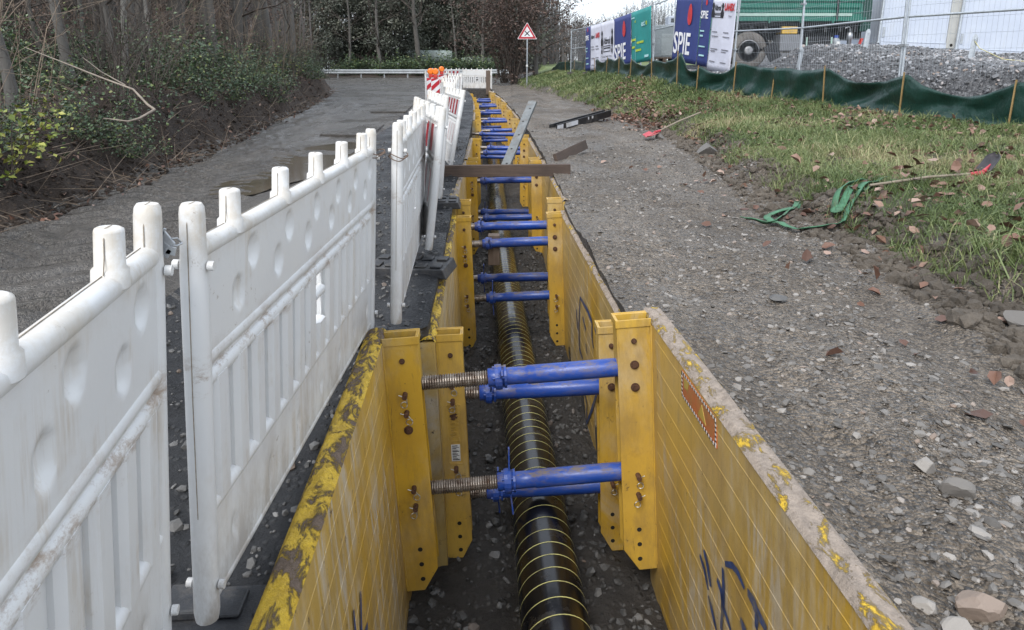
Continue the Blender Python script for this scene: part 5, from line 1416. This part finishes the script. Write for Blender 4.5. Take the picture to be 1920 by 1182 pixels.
# branching: returns segment arrays
def branch(p, d, L, r, lvl, out, wig=.25, nseg=4, kids=4, up=.1, shrink=.55):
    pts = [p]; q = p.copy(); dd = d.copy()
    for i in range(nseg):
        dd = unit(dd + rng.normal(0, wig, 3) + np.array([0, 0, up])); q2 = q + dd * L / nseg
        ra = r * (1 - .75 * i / nseg); rb = r * (1 - .75 * (i + 1) / nseg)
        out.append((q, q2, max(ra, .003), max(rb, .0025))); q = q2; pts.append(q)
    if lvl > 0:
        for k in range(kids):
            f = rng.uniform(.25, 1.0); i = min(int(f * nseg), nseg - 1); b = pts[i] + (pts[i + 1] - pts[i]) * (f * nseg - i)
            nd = unit(unit(pts[i + 1] - pts[i]) * .8 + rng.normal(0, .62, 3) + np.array([0, 0, .15]))
            branch(b, nd, L * shrink * rng.uniform(.7, 1.2), r * .5 * (1 - .5 * f), lvl - 1, out, wig, nseg, kids, up, shrink)
def seg_mesh(out, name, mat):
    P0 = np.array([s[0] for s in out]); P1 = np.array([s[1] for s in out]); r0 = np.array([s[2] for s in out]); r1 = np.array([s[3] for s in out])
    V, F = sticks(P0, P1, r0, r1); return me_of(npmesh(name, V, F, mat, None, True))
def tree_parts(H, r, lean, nl, twigmat='twig', first=.22, leaves=0, leafmat='brownleaf', lvl=2, kids=4, spread_=1.0, leafsize=.09):
    mb = MB(); pts = []; q = np.zeros(3); d = np.array([lean, lean * .5, 1.0]); q[2] = -.3
    for i in range(9):
        pts.append(q.copy()); d = unit(d + np.append(rng.normal(0, .05, 2), .25)); q = q + d * (H + .3) / 8
    rs = [r * (1.35 if i == 0 else 1) * (1 - .85 * i / 8) for i in range(9)]
    mb.tube(pts, rs, 9)
    out = []
    for k in range(nl):
        f = first + (1 - first) * (k + .5) / nl; i = min(int(f * 8), 7); b = pts[i] + (pts[i + 1] - pts[i]) * (f * 8 - i)
        a = k * 2.4 + rng.uniform(-.5, .5); el = rng.uniform(.25, .9)
        branch(b, unit(np.array([math.cos(a), math.sin(a), el])), H * .30 * spread_ * (1.15 - f * .7), max(rs[i] * .42, .01), lvl, out)
    trunk = mb.mesh('trunk', M['bark'])
    parts = [('trunk', trunk), ('crown', seg_mesh(out, 'crown', M[twigmat]))]
    if leaves:
        idx = rng.integers(0, len(out), leaves); P = np.array([out[i][1] for i in idx]) + rng.normal(0, .12, (leaves, 3))
        V, F = leafquads(P, rng.uniform(.6, 1.2, leaves) * leafsize)
        parts.append(('foliage', me_of(npmesh('foliage', V, F, M[leafmat], np.repeat(rng.uniform(0, 1, leaves), 4)))))
    return parts
T = [tree_parts(10, .15, .05, 12), tree_parts(11, .20, -.06, 14), tree_parts(9, .11, .10, 11), tree_parts(12, .26, .02, 14, first=.3), tree_parts(8, .07, -.12, 10), tree_parts(9.5, .13, .06, 12, leaves=900)]
labs = ['bare dark-barked tree standing in the wood left of the road'] * 5 + ['tree with clinging brown leaves standing in the wood left of the road']
used = []
def far_enough(x, y, d):
    for a, b in used:
        if (a - x) ** 2 + (b - y) ** 2 < d * d: return False
    used.append((x, y)); return True
n = 0; tries = 0
while n < 150 and tries < 9000:
    tries += 1
    y = float(rng.uniform(8, 63)); u = float(rng.uniform(-60, 690)); x = (u - CU) / FPX * y
    if x > float(x_left(y)) - 1.6 or y < 9: continue
    if y > 46 and x > -22: continue
    if not far_enough(x, y, .9 if y < 25 else 1.5): continue
    i = int(rng.choice(6, p=[.18, .14, .24, .08, .24, .12])); sc = float(rng.uniform(.8, 1.25)) * (.7 if y < 18 else 1)
    place('woodland_tree', labs[i], 'tree', T[i], (x, y, gz(x, y)), float(rng.uniform(0, 6.28)), sc, 'bare trees in the wood left of the road' if i < 5 else 'brown-leaved trees in the wood'); n += 1
# a few pale trunks that stand out
for u, v, y, r_, lab in ((232, 88, 13.0, .75, 'pale straight young trunk left of two light ones at the upper left'), (205, 92, 15.5, .6, 'thin whitish birch-like trunk in the upper left of the wood'), (268, 60, 15.0, .6, 'thin light trunk with a bend, right of the pale straight one')):
    p = at(u, v, y); parts = tree_parts(8, .085, .02, 9, 'pale_twig'); m = parts[0][1]; m.materials.clear(); m.materials.append(M['pale_bark'] if 'pale_bark' in M else M.setdefault('pale_bark', simple('pale_bark', (.16, .15, .135), .8, 0, .4, 9)))
    place('young_tree', lab, 'tree', parts, (p.x, y, gz(p.x, y)), 0, r_, None)

# shrubs
def shrub_parts(nst, H, mat, spread_=.5, lvl=1, leaves=0, leafmat='bramble', ls=.05, r=.009, kids=4):
    out = []
    for k in range(nst):
        a = rng.uniform(0, 6.28); q = rng.uniform(0, .3)
        branch(np.array([q * math.cos(a), q * math.sin(a), -.1]), unit(np.array([math.cos(a) * spread_ * rng.uniform(.1, 1), math.sin(a) * spread_ * rng.uniform(.1, 1), 1.0])), H * rng.uniform(.5, 1.1), r * rng.uniform(.6, 1.3), lvl, out, .16, 5, kids, .02, .45)
    parts = [('stems', seg_mesh(out, 'stems', M[mat]))]
    if leaves:
        idx = rng.integers(0, len(out), leaves); f = rng.uniform(0, 1, (leaves, 1))
        P = np.array([out[i][0] for i in idx]) * f + np.array([out[i][1] for i in idx]) * (1 - f) + rng.normal(0, .05, (leaves, 3)); P[:, 2] = np.maximum(P[:, 2], .02)
        V, F = leafquads(P, rng.uniform(.55, 1.3, leaves) * ls, .4, .7)
        parts.append(('foliage', me_of(npmesh('foliage', V, F, M[leafmat], np.repeat(rng.uniform(0, 1, leaves), 4)))))
    return parts
BS = [shrub_parts(16, 2.1, 'pale_twig'), shrub_parts(20, 1.5, 'twig', .7), shrub_parts(13, 2.7, 'pale_twig', .35), shrub_parts(24, 1.8, 'twig', .6)]
BR = [shrub_parts(16, 1.1, 'twig', 1.5, 1, 1500, 'bramble', .052, .006), shrub_parts(14, .85, 'twig', 1.9, 1, 1200, 'bramble', .047, .006), shrub_parts(14, 1.3, 'twig', 1.1, 1, 1300, 'bramble', .056, .006)]
BB = [shrub_parts(12, 2.4, 'twig', .5, 2, 1700, 'brownleaf', .062, .010, 3), shrub_parts(10, 3.0, 'twig', .45, 2, 1900, 'brownleaf', .062, .011, 3)]
def along(n, d0, d1, ylo, yhi, fn, mind):
    k = 0; tr = 0; loc = []
    while k < n and tr < 6000:
        tr += 1; y = ylo + (yhi - ylo) * float(rng.uniform(0, 1)) ** 1.3; x = float(x_left(y)) - float(rng.uniform(d0, d1))
        if x / y < -.95: continue
        if any((a - x) ** 2 + (b - y) ** 2 < mind ** 2 for a, b in loc): continue
        loc.append((x, y)); fn(x, y, k); k += 1
along(104, .6, 8, 5.5, 42, lambda x, y, k: place('bare_shrub', 'bare shrub with thin upright stems at the edge of the wood' if k % 2 == 0 else 'dark twiggy leafless shrub in the wood left of the road', 'shrub', BS[k % 2 * 1 + (k // 2 % 2) * 2] if False else BS[(0, 1, 2, 3)[k % 4]], (x, y, gz(x, y)), float(rng.uniform(0, 6.28)), float(rng.uniform(.7, 1.25)), 'bare pale-stemmed shrubs at the wood edge' if k % 2 == 0 else 'dark twiggy shrubs in the wood'), .5)
along(66, .4, 4.0, 5.5, 40, lambda x, y, k: place('bramble_bush', 'dark green bramble growing on top of the woodland bank', 'shrub', BR[k % 3], (x, y, gz(x, y)), float(rng.uniform(0, 6.28)), float(rng.uniform(.7, 1.15)) * (.8 if y < 11 else 1), 'brambles on the woodland bank'), .6)
along(46, 2.6, 15, 8, 50, lambda x, y, k: place('beech_sapling', 'young beech with dead brown leaves inside the wood', 'sapling', BB[k % 2], (x, y, gz(x, y)), float(rng.uniform(0, 6.28)), float(rng.uniform(.8, 1.3)), 'brown-leaved saplings in the wood'), .8)
p = at(25, 300, 6.5)
yb = shrub_parts(14, 1.05, 'twig', .7, 1, 620, 'limeleaf', .068, .008)
place('lime_bush', 'bush with large yellow-green leaves at the left edge on the bank', 'shrub', yb, (p.x - .25, 6.5, gz(p.x - .25, 6.5)), 0, 1.0, None)
yb2 = shrub_parts(6, 1.6, 'pale_twig', .5, 1, 60, 'limeleaf', .08, .006)
for u, y, lab in ((500, 22, 'thin shrub with a few yellow leaves near the right end of the wood edge'), (560, 26, 'sparse yellow-leaved shrub closest to the road junction'), (130, 8.2, 'low shrub with yellowish leaves right of the big yellow-green bush')):
    x = (u - CU) / FPX * y; x = min(x, float(x_left(y)) - .7); place('yellow_shrub', lab, 'shrub', yb2, (x, y, gz(x, y)), float(rng.uniform(0, 6)), 1.0 if y > 10 else .5, None)
# big pale fallen branch
mb = MB()
P = [at(46, 89, 8.2), at(120, 118, 8.0), at(190, 146, 7.9), at(250, 168, 7.8), at(276, 196, 7.7), at(290, 206, 7.7)]
mb.tube(P, [.004, .007, .009, .011, .013, .014], 7); mb.tube([at(155, 108, 7.9), at(190, 135, 7.9), at(235, 160, 7.85)], [.003, .005, .008], 6)
mb.tube([at(290, 206, 7.7), at(262, 222, 7.4), at(240, 228, 7.3), at(218, 225, 7.3), at(194, 222, 7.3)], [.014, .012, .01, .007, .004], 6)
tag(mb.build('fallen_branch', M['pale_branch'] if 'pale_branch' in M else simple('pale_branch', (.21, .175, .14), .7, 0, .3, 9)), 'long pale fallen branch slanting down the woodland bank', 'branch')
# twigs, roots and leaves littering the bank
nL = 5200
y = 4.5 + 38 * rng.uniform(0, 1, nL) ** 1.5; x = x_left(y) - rng.uniform(-.25, 9, nL) ** 1.0
P0 = np.stack([x, y, ground(x, y) + rng.uniform(0, .10, nL)], -1); d = rng.normal(0, 1, (nL, 3)); d[:, 2] = np.abs(d[:, 2]) * .55; L_ = rng.uniform(.1, .75, nL)
V, F = sticks(P0, P0 + unit(d) * L_[:, None], rng.uniform(.002, .006, nL), np.full(nL, .0015))
stuff(npmesh('twig_litter', V, F, M['pale_twig']), 'thin dead twigs and stalks littering the woodland bank', 'twigs')
nL = 12000
y = 4.5 + 40 * rng.uniform(0, 1, nL) ** 1.4; x = x_left(y) - rng.uniform(-.3, 12, nL)
V, F = leafquads(np.stack([x, y, ground(x, y) + .015], -1), rng.uniform(.04, .10, nL), 0)
stuff(npmesh('leaf_litter', V, F, M['fallen'], np.repeat(rng.uniform(0, 1, nL) ** 1.6, 4)), 'fallen brown leaves covering the floor of the wood', 'leaves')
nL = 9000
y = 5 + 36 * rng.uniform(0, 1, nL) ** 1.3; x = x_left(y) - .45 - np.abs(rng.normal(0, 2.0, nL)); k = fbm(x * .5, y * .5, 7) > -.1; x, y = x[k], y[k]
V, F = leafquads(np.stack([x, y, ground(x, y) + rng.uniform(.02, .28, len(x))], -1), rng.uniform(.04, .085, len(x)), .3, .75)
stuff(npmesh('ivy_cover', V, F, M['bramble'], np.repeat(rng.uniform(0, 1, len(x)), 4)), 'low ivy and bramble leaves covering the top of the woodland bank', 'ground cover')

# distant woodland that closes the view on the left and behind the junction
def wood_mass(name, label, x0, x1, y0, y1, hfun, ns, nt, nl, stickmat, leafmat, twl=1.0, lsz=.16, zfun=None):
    x = rng.uniform(x0, x1, ns); y = rng.uniform(y0, y1, ns); z = ground(x, y, False) if zfun is None else zfun(x, y); h = hfun(x) * rng.uniform(.7, 1.05, ns)
    P0 = np.stack([x, y, z - .2], -1); P1 = P0 + np.stack([rng.normal(0, .06, ns) * h, rng.normal(0, .06, ns) * h, h], -1)
    L = [sticks(P0, P1, rng.uniform(.04, .16, ns), np.full(ns, .02))]
    i = rng.integers(0, ns, nt); f = rng.uniform(.1, 1, nt)[:, None]; B = P0[i] * (1 - f) + P1[i] * f; d = rng.normal(0, 1, (nt, 3)); d[:, 2] = np.abs(d[:, 2]) + .25
    l = rng.uniform(.6, 2.2, nt)[:, None] * twl; E_ = B + unit(d) * l
    L.append(sticks(B, E_, np.full(nt, .022), np.full(nt, .008)))
    j = rng.integers(0, nt, nt * 2); f = rng.uniform(.3, 1, nt * 2)[:, None]; B2 = B[j] * (1 - f) + E_[j] * f; d2 = unit(E_[j] - B[j]) + rng.normal(0, .6, (nt * 2, 3))
    L.append(sticks(B2, B2 + unit(d2) * rng.uniform(.3, 1.1, nt * 2)[:, None] * twl, np.full(nt * 2, .010), np.full(nt * 2, .005)))
    V, F = merge(L); stuff(npmesh(name, V, F, M[stickmat]), label, 'woodland')
    if nl:
        i = rng.integers(0, nt, nl); P = E_[i] + rng.normal(0, .5, (nl, 3)); P[:, 2] = np.maximum(P[:, 2], ground(P[:, 0], P[:, 1], False) + .05)
        V, F = leafquads(P, rng.uniform(.6, 1.3, nl) * lsz)
        stuff(npmesh(name + '_leaves', V, F, M[leafmat], np.repeat(rng.uniform(0, 1, nl), 4)), label.replace('bare', 'leaves among the bare'), 'woodland')
wood_mass('deep_wood', 'dense bare woodland closing the view deep behind the left bank', -62, -17, 40, 66, lambda x: 11 + 0 * x, 900, 9000, 22000, 'grey_twig', 'brownleaf')
wood_mass('junction_wood', 'dense bare woodland behind the road junction', -34, 6, 80, 96, lambda x: 14 + 0 * x, 600, 13000, 30000, 'grey_twig', 'brownleaf', 1.2, .26, lambda x, y: np.full(x.shape, .8))
wood_mass('far_wood', 'grey bare woodland far behind the meadow on the right', 2, 60, 112, 128, lambda x: 6.2 + 1.8 * np.sin(x * .35) + 2.2 * (x > 9), 900, 15000, 0, 'grey_twig', None, 1.25, .2)

# ivy-clad trees and the hedge behind the guardrail
def ivy_parts(H, rad, nl):
    parts = tree_parts(H, .22, .03, 16, 'twig', .08, 0, spread_=1.0)
    k = rng.normal(0, 1, (46, 3)); c = np.stack([k[:, 0] * rad * .5, k[:, 1] * rad * .5, rng.uniform(.4, H, 46)], -1); i = rng.integers(0, 46, nl)
    P = c[i] + rng.normal(0, .55, (nl, 3)) * np.array([1, 1, .8]); P[:, 2] = np.maximum(P[:, 2], .1)
    V, F = leafquads(P, rng.uniform(.5, 1.2, nl) * .32)
    parts.append(('foliage', me_of(npmesh('foliage', V, F, M['ivy'], np.repeat(np.clip(rng.uniform(0, 1, 46)[i] * .6 + rng.uniform(0, .4, nl), 0, 1), 4))))); return parts
IV = [ivy_parts(12, 2.6, 10000), ivy_parts(13, 3.0, 11000)]
for k, (u, y) in enumerate(((640, 70), (690, 73), (735, 70), (775, 79), (815, 78), (850, 79), (885, 76), (915, 79), (945, 72), (600, 74), (560, 78))):
    x = (u - CU) / FPX * y; place('ivy_tree', 'dark ivy-clad tree in the row behind the guardrail', 'tree', IV[k % 2], (x, y, .7), float(rng.uniform(0, 6)), float(rng.uniform(.85, 1.1)), 'ivy-clad trees behind the guardrail')
for k, (u, y) in enumerate(((660, 66), (720, 67), (790, 66.5), (860, 68), (905, 69))):
    x = (u - CU) / FPX * y; place('bare_tree', 'bare spreading tree in front of the ivy-clad row behind the guardrail', 'tree', T[(0, 1, 3)[k % 3]], (x, y, .7), float(rng.uniform(0, 6)), float(rng.uniform(.85, 1.1)), 'bare trees behind the guardrail')
HB = shrub_parts(22, 2.0, 'twig', .9, 1, 1500, 'bramble', .15, .012)
for k in range(13):
    u = 648 + k * 23; y = 64.8 + (k % 3) * .9; x = (u - CU) / FPX * y
    place('hedge_bush', 'dark green bush in the hedge directly behind the guardrail', 'shrub', HB, (x, y, gz(x, y) - .05), float(rng.uniform(0, 6)), float(rng.uniform(.7, 1.05)) * (1 if u < 760 or u > 790 else 1.0), 'bushes behind the guardrail')
# brown-leaved hornbeam clump beside the sign and a wide bare tree
cl = shrub_parts(26, 7.5, 'twig', .16, 2, 9000, 'hornbeam', .14, .035, 4)
for x, y, s_, lab in ((.15, 45.5, 1.0, 'tall clump of dark stems with dead brown leaves left of the road sign'), (-.5, 49, .95, 'brown-leaved clump standing farther back, left of the clump by the sign')):
    place('hornbeam_clump', lab, 'tree', cl, (x, y, gz(x, y)), x, s_, None)
place('wide_bare_tree', 'bare tree spreading long thin branches to the right above the road sign', 'tree', tree_parts(9, .16, .12, 18, 'twig', .16, 0, spread_=1.7, lvl=2, kids=5), (1.5, 47, gz(1.5, 47)), 0, 1.0, None)

# grass on the bank, dead leaves
def grass(name, n, y0, y1, pw, h, w_, lab, dens=None):
    y = y0 + (y1 - y0) * rng.uniform(0, 1, n) ** pw; xb_ = x_bank(y) + .35 * fbm(y * .9, y * 0 + 3.3, 9, 3) + .02; xt_ = x_tarp(y) + .05
    x = xb_ + (xt_ - xb_) * rng.uniform(0, 1, n)
    k = (fbm(x * 1.8, y * 1.8, 201) + .35 * sstep((x - xb_) / .8) > rng.uniform(-.25, .45, n)); x, y = x[k], y[k]
    hh = h * rng.uniform(.5, 1.3, len(x)) * (1 + .8 * fbm(x * 1.1, y * 1.1, 203))
    V, F = blades(np.stack([x, y, ground(x, y) - .01], -1), hh, w_ * rng.uniform(.6, 1.4, len(x)), rng.uniform(.4, 1.5, len(x)))
    tn = np.clip(.45 + .7 * fbm(x * .9, y * .9, 205) + rng.normal(0, .2, len(x)), 0, 1)
    stuff(npmesh(name, V, F, M['grass'], np.repeat(tn, 6)), lab, 'grass')
grass('bank_grass', 125000, 2.5, 10.5, 1.3, .13, .0062, 'short green and straw-coloured grass on the bank near the camera')
grass('bank_grass', 46000, 10, 20, 1.2, .11, .012, 'green grass on the bank below the dark green sheeting')
grass('bank_grass', 30000, 19, 47, 1.2, .15, .022, 'green grass on the far end of the bank near the road sign')
grass('tall_grass', 9000, 3, 18, 1.2, .24, .008, 'long tufts of pale green grass standing out of the bank')
def leaves_at(x, y, lo, hi, name, lab, lift_=.03):
    n = len(x); V, F = leafhex(np.stack([x, y, ground(x, y) + rng.uniform(.01, lift_, n)], -1), rng.uniform(lo, hi, n))
    stuff(npmesh(name, V, F, M['fallen'], np.repeat(rng.uniform(0, 1, n), 7)), lab, 'leaves')
n = 4200; y = 3 + 17 * rng.uniform(0, 1, n) ** 1.2; x = x_bank(y) + (x_tarp(y) - x_bank(y)) * rng.uniform(0, 1, n)
k = fbm(x * .9, y * .9, 221) > -.08; leaves_at(x[k], y[k], .04, .115, 'grass_leaves', 'brown leaves scattered over the grass bank', .08)
n = 1500; t_ = rng.uniform(0, 1, n); y = 15.5 + 9 * t_ + rng.normal(0, .5, n); x = 3.2 + .6 * t_ + rng.normal(0, .35, n) + .35 * np.sin(y * 2)
leaves_at(x, y, .06, .14, 'leaf_drift', 'drift of red-brown leaves on the bank in front of the banners', .06)
n = 420; y = 4.2 + 4.5 * rng.uniform(0, 1, n); x = x_bank(y) + .3 + 3.2 * rng.uniform(0, 1, n) ** 1.2; k = fbm(x * 1.3, y * 1.3, 231) > .0; leaves_at(x[k], y[k], .07, .15, 'large_leaves', 'large pinkish brown leaves lying on the grass near the shovel with the dark blade', .14)
n = 90; y = 2.6 + 9 * rng.uniform(0, 1, n); x = x_bank(y) - np.abs(rng.normal(0, .5, n)); leaves_at(x, y, .05, .11, 'track_leaves', 'a few pinkish brown leaves lying on the gravel track')
